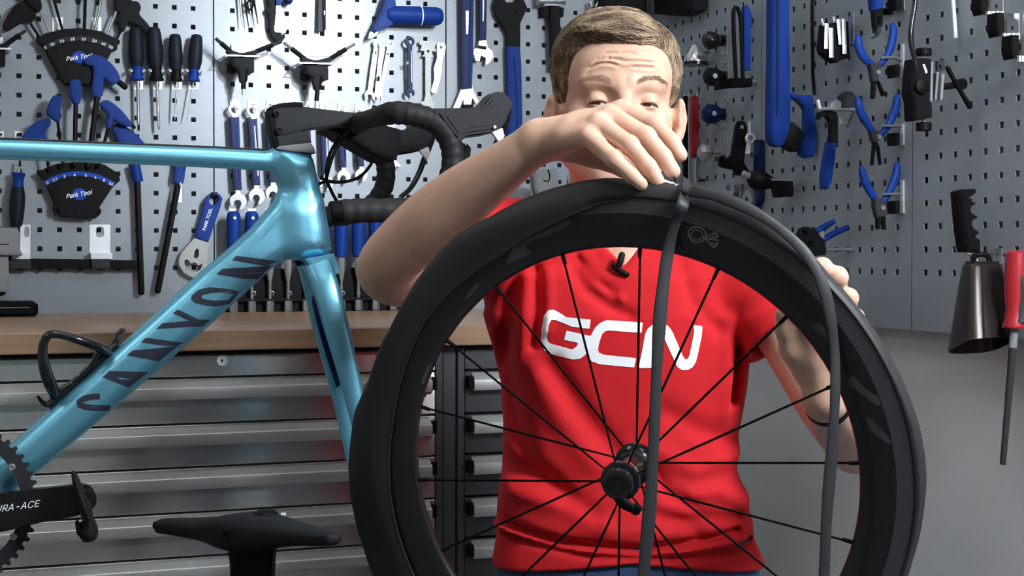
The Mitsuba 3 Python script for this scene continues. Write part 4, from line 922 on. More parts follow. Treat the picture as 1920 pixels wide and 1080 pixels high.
# jeans, stool
HIP = at(1175, 1130, 2.13)
def jeans_f(p):
    p = f32(p); d = smax(trunk(p, .008), p[:, 2] - f32(H - .385), .01)
    d = smax(d, -(p[:, 2] - f32(H - .56)), .03)
    for s in (-1, 1):
        hp, kn, an = HIP + [s * .085, .03, -.03], np.array([HIP[0] + s * .215, 1.74, H - .575]), np.array([HIP[0] + s * .24, 1.80, .10])
        d = smin(d, cone(p, hp, kn, .088, .066), .03); d = smin(d, cone(p, kn, an, .064, .050), .02)
    return d + .002 * np.sin(p[:, 2] * 160 + p[:, 0] * 40) * (p[:, 2] < H - .5)
part(person, 'jeans', mesh_sdf(jeans_f, axis_of(HIP[0] - .34, HIP[0] + .34, .008), axis_of(1.62, 2.32, .008), axis_of(.03, H - .39, .008)), 'm_jeans', smooth=True, label='blue denim jeans')
for s in (-1, 1):
    ax = np.array([HIP[0] + s * .24, 1.80, 0])
    part(person, 'shoe', loft([[ax + [s * .3 * (-y) * .3 + w * math.cos(g), y, max(.002, h * (.5 + .5 * math.sin(g)))] for g in np.arange(16) * math.pi / 8] for y, w, h in ((.085, .01, .05), (.08, .035, .085), (.03, .043, .12), (-.03, .046, .10), (-.10, .05, .065), (-.15, .045, .05), (-.175, .02, .03))]), 'm_black')
zs = H - .405 - .155 - .04
t = thing('stool', 'round black workshop stool under the person, below the picture edge', 'stool')
part(t, 'seat', lathe([HIP[0], 2.16, zs - .05], [0, 0, 1], [(0, .0001), (0, .15), (.008, .17), (.04, .17), (.05, .15), (.05, .0001)], 32), 'm_black')
part(t, 'post', rod([HIP[0], 2.16, .03], [HIP[0], 2.16, zs - .05], .025), 'm_chrome')
part(t, 'base', lathe([HIP[0], 2.16, 0], [0, 0, 1], [(0, .0001), (0, .21), (.015, .21), (.035, .04), (.035, .0001)], 32), 'm_black')

# wrist watch, seen edge-on inside the rim
wa, wb = L_ARM[0][0], L_ARM[1][0]; wd = (wb - wa) / np.linalg.norm(wb - wa)
t = thing('wrist_watch', 'dark wrist watch on the arm behind the rim at the right', 'watch')
part(t, 'strap', lathe(wa + wd * .006, wd, [(0, .0245), (.001, .0262), (.015, .0275), (.016, .0258), (0, .0245)], 32), 'm_black')
u_ = np.cross(wd, [0, 0, 1.]); u_ /= np.linalg.norm(u_); u_ = u_ if u_[0] < 0 else -u_
part(t, 'dial', lathe(wa + wd * .014 + (u_ * .5 + np.array([0, -.2, .9])) * .026, u_ * .5 + np.array([0, -.2, .9]), [(-.003, .0001), (-.003, .013), (.003, .014), (.004, .012), (.004, .0001)], 24), 'm_satin')

# lapel microphone
mc = drape(shirt_f, [at(1171, 505, 1.95)], [0, 1, 0], .004)[0].astype(float)
t = thing('lapel_microphone', 'small black clip-on microphone at the V of the red shirt', 'microphone')
k = lambda dx, dz, dy=0.0: mc + np.array([dx * .0007, dy, -dz * .0007])
part(t, 'clip', tube([k(-18, -8), k(-8, 0, -.002), k(10, 10, -.002), k(14, 12)], [.0022, .0036, .0036, .0022], 10, up=[0, -1, 0], flat=.6, smooth=4), 'm_black')
part(t, 'capsule', tube([k(-6, 0, -.002), k(-2, -14, -.004), k(1, -26, -.004)], [.0030, .0046, .0042], 12, smooth=4, round_ends=True), 'm_rubber')

# ---------------------------------------------------------------- tools on the pegboards
mat('m_bluelogo', srgb(26, 66, 158), .5, spec=.15)
mat('m_bell', srgb(46, 39, 36), .3, metal=.6)
mat('m_navyband', srgb(30, 36, 50), .5, spec=.15)
def uvs(pl, pts, off=0.0): return pl.hit(*np.array(pts, float).T, off)
def plate(pl, pts, off, th, bev=.0015, curve=0, holes=()):
    """A traced outline as a solid that stands off..off+th from the wall."""
    f = lambda q: uvs(pl, q, off + th)
    g = smooth_poly(f(pts), curve) if curve else Polygon(f(pts)).buffer(0)
    for h in holes: g = g.difference(smooth_poly(f(h), 3))
    return pl.mesh(extrude(g, off, off + th, bev))
def pp(pl, pts): return np.array([pl.pt(np.float64(x), np.float64(y), o) for x, y, o in pts])
def wire(pl, pts, r, sides=10, smooth=0, **k): return tube(pp(pl, pts), r, sides, smooth=smooth, **k)
def fin(px, py, shift=0.0):
    """A frame square to the right wall through the wall point seen there: u to the wall, v up, w towards the camera."""
    o = SIDE.pt(np.float64(px), np.float64(py), 0.0); return Plane([o[0], o[1], 0], -SIDE.w, [0, 0, 1], SIDE.u)
def text(pl, s, px, py, h, off, rot=0, slant=0, bold=False, depth=.0004):
    m = meshkit.text_mesh(s, h, depth, bold); m.apply_translation([-m.bounds[:, 0].mean(), -h / 2, 0]); m.vertices[:, 0] += m.vertices[:, 1] * slant
    m.apply_transform(trimesh.transformations.rotation_matrix(math.radians(rot), [0, 0, 1])); c = uvs(pl, [(px, py)], off)[0]
    m.apply_translation([c[0], c[1], off]); return pl.mesh(m)
def driver(pl, name, label, group, top, bot, tip, hw_, hm, cm, off, shaft=.003, tipm='m_black', tl=.012):
    """Screwdriver from the handle top through the collar (bot) to the tip; picture points."""
    a, b, c = pp(pl, [(*top, off), (*bot, off), (*tip, off)]); L = np.linalg.norm(b - a); d = (b - a) / L; e = c - b; le = np.linalg.norm(e); e = e / le
    t = thing(name, label, 'screwdriver', group); w = hw_
    part(t, 'handle', lathe(a, d, [(0, .0001), (0, w * .45), (.03 * L, w * .74), (.12 * L, w * .86), (.4 * L, w), (.58 * L, w * .98), (.74 * L, w * .74), (.74 * L, .0001)], 16), hm, smooth=50)
    part(t, 'collar', lathe(a + d * .735 * L, d, [(0, .0001), (0, w * .74), (.10 * L, w * .66), (.17 * L, w * .70), (.25 * L, w * .92), (.265 * L, w * .80), (.265 * L, .0001)], 16), cm, smooth=50)
    part(t, 'shaft', lathe(b - e * .002, e, [(0, .0001), (0, shaft), (le - tl, shaft), (le - tl, .0001)], 12), 'm_chrome')
    part(t, 'tip', lathe(c - e * (tl + .001), e, [(0, .0001), (0, shaft), (tl * .8, shaft * .9), (tl, shaft * .55), (tl, .0001)], 12, flat=.7), tipm)
    return t
def hanger(pl, rect, label, group, slot=None, prong=None, mat_='m_zinc'):
    """Pegboard hook: a small steel plate, with a slot, and a prong bent out of it."""
    x0, y0, x1, y1 = rect; t = thing('pegboard_hook', label, 'hook', group)
    part(t, 'plate', plate(pl, [(x0, y0), (x1, y0), (x1, y1), (x0, y1)], .0008, .002, .0005, holes=[slot] if slot else ()), mat_, smooth=False)
    if prong: part(t, 'prong', wire(pl, prong, .0022, 8, 4), mat_)
    return t

def wrench2d(L, w, ring=None, jaw=None, ang=15):
    """Combination spanner outline from the open jaw at the origin up to the ring at (0, L)."""
    g = Polygon([(-w * .42, 0), (w * .42, 0), (w * .5, L * .5), (w * .46, L), (-w * .46, L), (-w * .5, L * .5)])
    if ring: g = g.union(Point(0, L).buffer(ring, 16)).difference(Polygon([(ring * .58 * math.cos(k), L + ring * .58 * math.sin(k)) for k in np.arange(12) * math.pi / 6]))
    if jaw:
        n = Polygon([(-jaw * .42, -jaw * 1.5), (jaw * .42, -jaw * 1.5), (jaw * .42, -.1 * jaw), (jaw * .2, jaw * .18), (-jaw * .2, jaw * .18), (-jaw * .42, -.1 * jaw)])
        n = shapely.affinity.rotate(n, ang, origin=(0, 0)); g = g.union(Point(0, 0).buffer(jaw, 20)).difference(n)
    return g.buffer(.0015).buffer(-.0015)
import shapely.affinity
def onwall(pl, g, p0, p1, off, th, bev=.0008):
    """Lays a 2D outline with its origin seen at p0 and its y axis towards p1."""
    a, b = uvs(pl, [p0, p1], off + th); d = (b - a) / np.linalg.norm(b - a)
    g = shapely.affinity.affine_transform(g, [d[1], d[0], -d[0], d[1], a[0], a[1]]); return pl.mesh(extrude(g, off, off + th, bev))
def span(pl, p0, p1, off): a, b = uvs(pl, [p0, p1], off); return float(np.linalg.norm(b - a))

# ---- panel A: two fan-shaped hex wrench holders
def fan(pts, label, band, bandm, nums, logo, holes):
    t = thing('hex_wrench_holder', label, 'tool holder')
    bd = part(t, 'body', plate(BACK, pts, .006, .026, .003, holes=holes), 'm_black')
    u = spline(uvs(BACK, band, .0325), 6); k = part(t, 'size_band', BACK.mesh(extrude(LineString(u).buffer(.0042, cap_style='flat'), .0318, .0326)), bandm, smooth=False)
    for s, (x, y), r in nums: part(k, 'size_mark', text(BACK, s, x, y, .0052, .0327, r, bold=True), 'm_print', smooth=False)
    c = uvs(BACK, [logo], .0325)[0]
    lg = part(t, 'logo', BACK.mesh(extrude(shapely.affinity.scale(Point(c).buffer(.0135, 24), 1, .88), .0315, .0326)), 'm_bluelogo', smooth=False)
    part(lg, 'script', text(BACK, 'Park Tool', logo[0], logo[1], .0082, .0328, 11, .35, True), 'm_print', smooth=False)
arc = lambda xs, y0, dy: [(x, y0 + dy * ((x - 147) / 62) ** 2) for x in xs]
nx = (85, 98, 116, 136, 157, 177, 194, 208)
rots = (26, 20, 12, 4, -4, -11, -18, -25)
fan([(69, 73), (85, 62), (118, 54), (150, 52), (190, 58), (222, 74), (220, 92), (211, 94), (204, 108), (177, 150), (175, 158), (122, 158), (104, 128), (83, 88), (70, 76)], 'black fan-shaped hex wrench holder above the bicycle top tube', arc((82, 100, 120, 147, 175, 195, 212), 71, 18), 'm_navyband',
    [(s, p, r) for s, p, r in zip(('6', '10', '20', '25', '27', '30', '40', '50'), arc(nx, 73, 16), rots)], (149, 107), ())
fan([(70, 323), (86, 315), (106, 307), (150, 303), (195, 308), (222, 325), (226, 338), (212, 350), (187, 388), (188, 402), (180, 409), (172, 404), (168, 410), (116, 407), (112, 401), (104, 403), (100, 392), (102, 380), (85, 340)], 'black fan-shaped hex wrench holder with a blue size band, below the bicycle top tube', arc((84, 100, 120, 147, 175, 195, 214), 325, 18), 'm_bluelogo',
    [(s, p, r) for s, p, r in zip(('2', '2.5', '3', '4', '5', '6', '8', '10'), arc((89, 103, 121, 140, 161, 179, 195, 208), 328, 17), rots)], (149, 364), ([(104, 394), (108, 392), (111, 397), (107, 401)], [(178, 399), (183, 398), (185, 402), (181, 406)]))
g = 'black T-handle wrenches in the upper fan holder'
for i, (rod_, hp, hm, lab) in enumerate([
    ([(57, 44), (76, 73)], [(24, 14), (45, 0), (62, 12), (68, 30), (57, 42), (50, 38), (30, 48), (15, 57), (6, 52), (8, 40)], 'm_black', 'black handled hex wrench leaning left out of the upper fan holder'),
    ([(74, 16), (94, 63)], [(40, -14), (66, -22), (76, -2), (79, 14), (70, 22), (58, 12), (48, 2)], 'm_black', 'black handled hex wrench second from the left in the upper fan holder'),
    ([(99, -8), (117, 56)], [(76, -40), (104, -48), (108, -30), (104, -6), (96, -6), (92, -22)], 'm_black', 'thin rod third from the left in the upper fan holder'),
    ([(160, -8), (158, 56)], [(140, -50), (180, -50), (178, -32), (166, -26), (165, -6), (155, -6), (154, -26), (142, -32)], 'm_black', 'upright rod in the middle of the upper fan holder'),
    ([(191, -8), (178, 60)], [(182, -46), (216, -40), (212, -24), (199, -22), (197, -4), (187, -6), (190, -26)], 'm_black', 'slanted rod just right of the middle of the upper fan holder'),
    ([(219, 20), (200, 66)], [(216, -16), (236, -20), (248, -2), (240, 10), (226, 22), (216, 16)], 'm_black', 'black handled hex wrench second from the right in the upper fan holder'),
    ([(230, 52), (217, 76)], [(222, 22), (240, 4), (258, 2), (265, 14), (262, 26), (276, 42), (284, 55), (276, 62), (262, 50), (242, 42), (234, 57), (225, 54)], 'm_black', 'black handled hex wrench leaning right out of the upper fan holder')]):
    t = thing('hex_wrench', lab, 'wrench'); o = .019 + .008 * (i % 2)
    part(t, 'handle', plate(BACK, hp, o - .008, .017, .005, 3), hm, smooth=50)
    part(t, 'shaft', wire(BACK, [(*rod_[0], o), (*rod_[1], o)], .0026 + .0007 * (i in (3,))), 'm_satin' if i in (1, 4, 5) else 'm_black')
for x0, x1, s in ((98, 118, 'left'), (172, 190, 'right')):
    hanger(BACK, (x0, 32, x1, 60), f'white steel hook behind the upper fan holder, {s} of the middle rod', None, prong=[(x0 + 10, 52, .003), (x0 + 10, 54, .012), (x0 + 11, 44, .014)])
for i, (hp, tip, rod_, r, lab) in enumerate([
    ([(158, 112), (172, 102), (186, 103), (202, 112), (216, 126), (225, 142), (224, 152), (213, 158), (204, 154), (195, 148), (193, 178), (173, 176), (176, 128), (163, 121)], [(218, 150), (234, 163)], [(183, 176), (165, 312)], .0056, 'largest blue handled hex wrench standing in front of the upper fan holder'),
    ([(132, 154), (140, 148), (150, 151), (154, 165), (153, 183), (148, 195), (137, 192), (131, 175)], None, [(142, 192), (140, 310)], .0046, 'blue handled hex wrench seen end-on, below the fan logo'),
    ([(96, 185), (103, 178), (112, 179), (117, 188), (114, 200), (113, 228), (104, 226), (90, 215), (89, 203)], None, [(108, 224), (118, 312)], .0030, 'small blue handled hex wrench left of the end-on one'),
    ([(38, 268), (50, 245), (65, 230), (80, 223), (92, 222), (96, 232), (85, 248), (84, 272)], None, [(82, 262), (92, 322)], .0026, 'blue handled hex wrench leaning left, just above the top tube'),
    ([(188, 192), (198, 187), (208, 190), (225, 203), (240, 220), (249, 234), (238, 236), (222, 230), (213, 224), (208, 239), (200, 236), (203, 215), (192, 203)], [(244, 231), (252, 239)], [(204, 236), (184, 312)], .0034, 'blue handled hex wrench right of the largest one, pointing down right'),
    ([(211, 240), (222, 231), (235, 236), (252, 248), (266, 262), (274, 274), (262, 300), (250, 296), (248, 280), (226, 270), (216, 252)], None, [(256, 300), (265, 548)], .0066, 'blue handled hex wrench with a very long black shaft beside the black rail'),
    ([(300, 276), (330, 272), (362, 284), (366, 296), (350, 300), (345, 343), (326, 340), (330, 300), (304, 292)], None, [(335, 340), (296, 545)], .0066, 'long black shafted hex wrench leaning left between the black rail and the smiling wrench')]):
    t = thing('hex_wrench', lab, 'wrench'); o = .036 + .006 * (i % 3) if i < 5 else .020
    part(t, 'handle', plate(BACK, hp, o - .009, .020, .006, 3), 'm_blue', smooth=50)
    if tip: part(t, 'short_end', wire(BACK, [(*tip[0], o), (*tip[1], o)], .0058 if i == 0 else .003, round_ends=True), 'm_black')
    part(t, 'shaft', wire(BACK, [(*rod_[0], o), (*rod_[1], o)], r, 6 if r > .004 else 8, round_ends=True), 'm_black')
    if i >= 5: part(t, 'collar', lathe(pp(BACK, [((252 if i == 5 else 340), 308, o)])[0], pp(BACK, [((260 if i == 5 else 333), 342, o)])[0] - pp(BACK, [((252 if i == 5 else 340), 308, o)])[0], [(0, .0001), (0, .011), (.036, .010), (.037, .0001)], 12), 'm_blue')
hanger(BACK, (319, 345, 341, 380), 'white bracket behind the leaning long black hex wrench', None, prong=[(336, 346, .003), (338, 348, .026), (338, 342, .03)])

# screwdrivers in a row
g = None
for i, (top, bot, tip, w, cm, sh, lab) in enumerate([
    ((254, 51), (258, 151), (260, 246), .0155, 'm_blue', .0033, 'dark screwdriver with a blue collar, leftmost in the row of four'),
    ((288, 51), (294, 152), (298, 244), .0165, 'm_black', .0034, 'biggest dark screwdriver with a black collar, second in the row of four'),
    ((328, 64), (331, 153), (328, 226), .0145, 'm_black', .0016, 'dark screwdriver with a thin blade, third in the row of four'),
    ((369, 65), (363, 153), (350, 226), .0145, 'm_blue', .0013, 'dark screwdriver with a needle blade, rightmost in the row of four')]):
    driver(BACK, 'screwdriver', lab, g, top, bot, tip, w, 'm_grip', cm, .024, sh, tipm='m_black' if i == 0 else 'm_chrome')
    x = (258, 294, 331, 363)[i]
    h = hanger(BACK, (x - 11, 148, x + 10, 168), f'white spring clip holding the {("leftmost", "second", "third", "rightmost")[i]} of the four dark screwdrivers', None, slot=[(x - 5, 155), (x + 4, 155), (x + 4, 165), (x - 5, 165)])
    part(h, 'prong', wire(BACK, [(x - 13, 140, .002), (x - 15, 134, .012), (x - 14, 131, .030), (x - 11, 133, .038)], .0026, 8, 4), 'm_zinc')
    part(h, 'prong', wire(BACK, [(x + 13, 140, .002), (x + 14, 135, .012), (x + 13, 132, .030), (x + 10, 134, .038)], .0022, 8, 4), 'm_zinc')
driver(BACK, 'screwdriver', 'dark screwdriver hanging upside down at the left edge, blue collar on top', None, (30, 426), (35, 324), (38, 300), .0150, 'm_grip', 'm_blue', .026, .0032)

# grey vice body and black case at the left edge, brackets and the black rail
t = thing('parts_case', 'grey rounded plastic case at the left edge under the upside-down screwdriver', 'case')
part(t, 'lid', plate(BACK, [(-60, 427), (28, 427), (35, 431), (37, 440), (38, 470), (42, 474), (42, 479), (-60, 479)], .002, .07, .006), 'm_greyplastic')
part(t, 'latch_line', plate(BACK, [(-60, 458), (17, 457), (17, 459), (-60, 460)], .0715, .001, 0), 'm_darkgrey')
part(t, 'box', plate(BACK, [(-60, 481), (16, 481), (18, 544), (14, 548), (-60, 548)], .002, .062, .004), 'm_greyplastic')
part(t, 'foot', plate(BACK, [(-30, 548), (11, 547), (10, 552), (4, 555), (-30, 555)], .01, .045, .003), 'm_black')
t = thing('case', 'flat black case lying on the worktop at the left edge', 'case')
c0 = uvs(BACK, [(74, 600)], .10)[0][0]
zt = WT
bx = lambda x0, x1, z0, z1, w0, w1, c: BACK.mesh(cbox([x0, z0, w0], [x1, z1, w1], c))
cx0 = uvs(BACK, [(-40, 600)], .12)[0][0]
part(t, 'body', bx(cx0, c0 - .004, zt + .0004, zt + .028, .02, .13, .006), 'm_black', smooth=False)
part(t, 'lid_rim', bx(cx0, c0 - .020, zt + .0165, zt + .0185, .018, .1325, .0008), 'm_greyplastic', smooth=False, label='thin grey rim')
for i, (x0, x1) in enumerate(((38, 57), (168, 207))):
    t = hanger(BACK, (x0, 421, x1, 478), f'white slotted steel bracket holding the {"left" if i == 0 else "middle"} of the black rail', None, slot=[((x0 + x1) / 2 - 6.5 + 5 * (i == 0), 443), ((x0 + x1) / 2 - 6.5 + 5 * (i == 0), 428), ((x0 + x1) / 2 - 3 + 5 * (i == 0), 425), ((x0 + x1) / 2 + 3, 425), ((x0 + x1) / 2 + 6.5, 428), ((x0 + x1) / 2 + 6.5, 443)])
    part(t, 'lip', plate(BACK, [(x0 - 16 * (i == 0) + 3 * i, 474), (x1 + 4 * i, 474), (x1 + 4 * i, 486), (x0 - 16 * (i == 0) + 3 * i, 486)], .003, .030, .001), 'm_zinc', smooth=False)
t = thing('tool_rail', 'long black horizontal rail under the white slotted brackets', 'rail')
part(t, 'bar', plate(BACK, [(15, 484), (256, 488), (256, 505), (15, 503)], .004, .020, .002), 'm_black')
for x0, x1 in ((17, 58), (172, 207)): part(t, 'block', plate(BACK, [(x0, 485), (x1, 485), (x1, 504), (x0, 504)], .024, .010, .002), 'm_darkgrey')
for x in (76, 113, 150, 222): part(t, 'foot', plate(BACK, [(x - 5, 502), (x + 5, 502), (x + 3, 508), (x - 3, 508)], .006, .012, .001), 'm_black')

# chain whip style spanner: blue handle, grey plate with a smiling cut-out
t = thing('cassette_wrench', 'blue handled grey steel cassette wrench hanging beside the panel seam', 'wrench')
part(t, 'handle', plate(BACK, [(366, 446), (380, 398), (385, 374), (393, 364), (402, 360), (412, 364), (418, 372), (414, 388), (391, 454)], .010, .016, .004, holes=[[(392, 376), (397, 366), (405, 365), (411, 372), (406, 382), (398, 384)]]), 'm_blue')
part(t, 'print', text(BACK, 'PARK TOOL', 389, 411, .0062, .0262, 72, 0, True), 'm_print', smooth=False)
part(t, 'plate', plate(BACK, [(366, 445), (391, 453), (389, 486), (388, 512), (378, 519), (362, 521), (345, 512), (336, 498), (335, 488), (340, 474), (352, 460)], .014, .006, .001, holes=[[(363, 480), (367, 468), (372, 467), (373, 478), (369, 484), (364, 483)], [(346, 489), (352, 487), (358, 494), (366, 492), (372, 498), (379, 495), (376, 505), (366, 510), (354, 506), (348, 499)]]), 'm_greysteel')
hanger(BACK, (396, 360, 408, 372), 'small hook holding the cassette wrench', None, prong=[(401, 366, .003), (401, 367, .030), (401, 360, .033)], mat_='m_darkgrey')

# ---- panel B: Y wrenches
for i, (c, arms, box_, lab) in enumerate([
    ((455, 106), [(404, 72), (528, 78), (456, 178)], (434, 82, 482, 100), 'black three-armed Y wrench in a white bracket, left one beside the panel seam'),
    ((594, 120), [(532, 80), (665, 82), (592, 205)], (565, 88, 616, 106), 'black three-armed Y wrench in a white bracket above the bicycle stem'),
    ((-12, 92), [(-60, 60), (48, 57), (-10, 160)], (-30, 70, 6, 120), 'black three-armed Y wrench cut by the left picture edge')]):
    t = thing('y_wrench', lab, 'wrench'); x, y = c
    part(t, 'body', plate(BACK, [(x - 24, y - 14), (x - 6, y - 8), (x + 4, y - 8), (x + 26, y - 13), (x + 30, y - 8), (x + 20, y + 2), (x + 12, y + 8), (x + 8, y + 46), (x - 4, y + 46), (x - 10, y + 8), (x - 22, y), (x - 30, y - 10)], .050, .016, .005, 2), 'm_black', smooth=50)
    for (ax, ay), (sx_, sy_) in zip(arms, ((x - 22, y - 9), (x + 24, y - 9), (x + 2, y + 40))):
        part(t, 'arm', wire(BACK, [(sx_, sy_, .058), (sx_ * .35 + ax * .65, sy_ * .35 + ay * .65, .058)], .0048), 'm_black'); part(t, 'bit', wire(BACK, [(sx_ * .45 + ax * .55, sy_ * .45 + ay * .55, .058), (ax, ay, .058)], .0036, 6), 'm_satin' if i == 1 or ay > y + 20 else 'm_darkgrey')
    part(t, 'hub', plate(BACK, [(x - 21, y + 1), (x + 23, y + 2), (x + 20, y + 16), (x + 12, y + 24), (x - 8, y + 24), (x - 18, y + 15)], .046, .024, .006), 'm_black', smooth=50)
    part(t, 'stem', lathe(pp(BACK, [(x + 2, y + 20, .058)])[0], [0, 0, -1], [(0, .0001), (0, .0085), (.026, .0075), (.030, .0055), (.030, .0001)], 16), 'm_black')
    h = hanger(BACK, box_, ('white bracket of the left Y wrench', 'white bracket of the Y wrench above the stem', 'white bracket of the Y wrench at the left picture edge')[i], None)
    part(h, 'shelf', plate(BACK, [(x - 26, y - 4), (x + 28, y - 2), (x + 28, y + 1), (x - 26, y - 1)], .003, .041, .0008), 'm_zinc', smooth=False)
    part(h, 'lip', plate(BACK, [(x - 31, y - 4), (x + 33, y - 2), (x + 33, y + 1), (x - 31, y - 1)], .0712, .0022, .0004), 'm_zinc', smooth=False)
    for k in (x - 33, x + 31): part(h, 'strap', plate(BACK, [(k, y - 3), (k + 1.8, y - 3), (k + 1.8, y), (k, y)], .003, .070, .0004), 'm_zinc', smooth=False)
    part(h, 'jaw', plate(BACK, [(x - 23, y + 10), (x - 12, y + 10), (x - 12, y + 29), (x - 23, y + 26)], .003, .040, .002), 'm_black'); part(h, 'jaw', plate(BACK, [(x + 11, y + 10), (x + 22, y + 8), (x + 22, y + 29), (x + 11, y + 28)], .003, .040, .002), 'm_black')
t = thing('pick_set', 'thin pointed picks hanging at the top edge right of the panel seam', 'pick')
for a, b, r in (((449, -20), (454, 52), .0032), ((457, -20), (466, 50), .0026), ((466, 4), (474, 50), .0024), ((474, -10), (484, 46), .0030)):
    part(t, 'pick', wire(BACK, [(*a, .016), (*b, .016)], [r, .0006]), 'm_satin' if a[0] in (449, 466) else 'm_black')
part(t, 'ring', tube(pp(BACK, [(462, 10, .018), (466, 2, .018), (472, 2, .018), (474, 10, .018), (470, 18, .018), (465, 16, .018)]), .0022, 8, closed=True, smooth=4), 'm_black')
t = thing('utility_knife', 'silver bladed knife with a blue handle at the top edge above the Y wrenches', 'knife')
part(t, 'handle', plate(BACK, [(516, -40), (536, -40), (534, -4), (526, 10), (518, 8)], .014, .014, .003), 'm_blue')
part(t, 'blade', plate(BACK, [(518, 10), (525, 8), (532, 22), (538, 50), (536, 62), (516, 60), (514, 56), (517, 30)], .018, .004, .001), 'm_satin')
part(t, 'grip', wire(BACK, [(540, -20, .022), (541, 2, .022), (542, 8, .022)], [.008, .009, .004]), 'm_bluedark')
t = thing('hose_cutter', 'curved black hose cutter jaw around the silver knife blade', 'cutter')
part(t, 'frame', plate(BACK, [(498, -30), (510, -30), (516, 0), (516, 50), (520, 62), (528, 66), (534, 62), (535, 70), (530, 77), (520, 78), (510, 68), (505, 50), (504, 26), (500, 22), (500, 16), (504, 12)], .010, .012, .003), 'm_black')
t = thing('file', 'black flat file hanging upright at the top edge', 'file')
part(t, 'blade', plate(BACK, [(598, -30), (604, -30), (604, 59), (596, 58)], .008, .010, .001), 'm_darkgrey'); part(t, 'rail', plate(BACK, [(606, -30), (611, -30), (611, 55), (607, 60)], .010, .005, .0008), 'm_black')
part(t, 'rivet', plate(BACK, [(607, 20), (610, 20), (610, 28), (607, 28)], .015, .001, 0), 'm_print')
# blue pedal tool lying level
t = thing('chain_tool', 'blue round-handled chain tool hanging level at the top, right of the black file', 'chain tool')
a, b = pp(BACK, [(724, 28, .032), (829, 31, .032)]); d = b - a; Lh = np.linalg.norm(d)
part(t, 'handle', lathe(a, d, [(0, .0001), (0, .016), (.01, .0195), (.5 * Lh, .0202), (Lh - .012, .0195), (Lh - .003, .016), (Lh, .011), (Lh, .0001)], 24), 'm_blue', smooth=50)
part(t, 'head', plate(BACK, [(726, -10), (742, -6), (744, 10), (738, 46), (722, 52), (706, 60), (700, 56), (716, 22), (722, 2)], .014, .030, .006), 'm_blue', smooth=50)
part(t, 'spike', plate(BACK, [(705, 52), (712, 54), (705, 68), (691, 73), (694, 60)], .020, .010, .002), 'm_satin')
part(t, 'stripe', lathe(a + d * .60, d, [(0, .0206), (.0025, .0206)], 24), 'm_print', label='pale ring print')
# bundle of flat steel spanners
for i, (p0, p1, th, j, r, o, lab) in enumerate([
    ((693, 178), (707, 82), .012, .0105, .0085, .012, 'silver cone spanner at the front of the hanging bundle above the brake hood'),
    ((706, 182), (717, 84), .010, .0085, .0075, .022, 'silver cone spanner in the middle of the bundle above the brake hood'),
    ((712, 180), (731, 84), .009, .0080, .0085, .006, 'silver cone spanner at the back of the bundle above the brake hood')]):
    L_ = span(BACK, p0, p1, o); gg = wrench2d(L_, th, None, j, 10).union(shapely.affinity.translate(shapely.affinity.rotate(wrench2d(.02, th, None, r, -8), 180, origin=(0, 0)), 0, L_))
    gg = gg.difference(Point(0, L_ * .82).buffer(.0022))
    solo('cone_spanner', onwall(BACK, gg, p0, p1, o, .0032), 'm_zinc' if i < 2 else 'm_satin', lab, 'wrench')
hanger(BACK, (706, 130, 714, 160), 'dark hook inside the bundle of silver cone spanners', None, prong=[(710, 150, .003), (710, 150, .03), (710, 143, .034)], mat_='m_darkgrey')
L_ = span(BACK, (770, 174), (769, 78), .02)
t = thing('ring_spanner', 'small dark blue ring spanner left of the notched grey spoke wrench', 'wrench')
part(t, 'bar', onwall(BACK, wrench2d(L_, .011, .0105, .0095, 20), (770, 174), (769, 76), .018, .007, .0015), 'm_bluedark'); part(t, 'inlay', wire(BACK, [(771, 95, .0262), (772, 155, .0262)], .0014, 8), 'm_zinc')
hanger(BACK, (760, 98, 766, 148), 'small white hook beside the dark blue ring spanner', None, prong=[(763, 120, .003), (764, 120, .03), (764, 116, .033)])
L_ = span(BACK, (803, 200), (803, 80), .02)
nt = lambda x, y: sbox(x - .0035, y - .0045, x + .0035, y + .0045)
gg = sbox(-.0065, 0, .0065, L_).union(Polygon([(-.019, L_ + .006), (.019, L_ + .006), (.021, L_ - .006), (.012, L_ - .028), (-.012, L_ - .028), (-.021, L_ - .006)])).union(Polygon([(-.019, 0), (.019, 0), (.012, .022), (-.012, .022)])).difference(unary_union([nt(-.019, L_ - .007), nt(.019, L_ - .007), nt(-.0125, L_ - .02), nt(.0125, L_ - .02), Point(0, L_ - .016).buffer(.0028), nt(-.017, .003), nt(.017, .003), nt(-.012, .018), nt(.012, .018)]))
solo('spoke_wrench', onwall(BACK, gg, (803, 202), (803, 80), .012, .004), 'm_greysteel', 'flat grey notched spoke wrench near the panel edge', 'wrench')
solo('tyre_spoon', plate(BACK, [(820, 82), (824, 80), (834, 81), (836, 92), (830, 112), (828, 138), (821, 165), (819, 173), (811, 174), (809, 168), (815, 148), (814, 128), (820, 108)], .018, .005, .0015, 2, holes=[[(825.5, 86), (829.5, 86), (829.5, 91), (825.5, 91)]]), 'm_zinc', 'wavy silver lever right of the notched spoke wrench', 'lever')

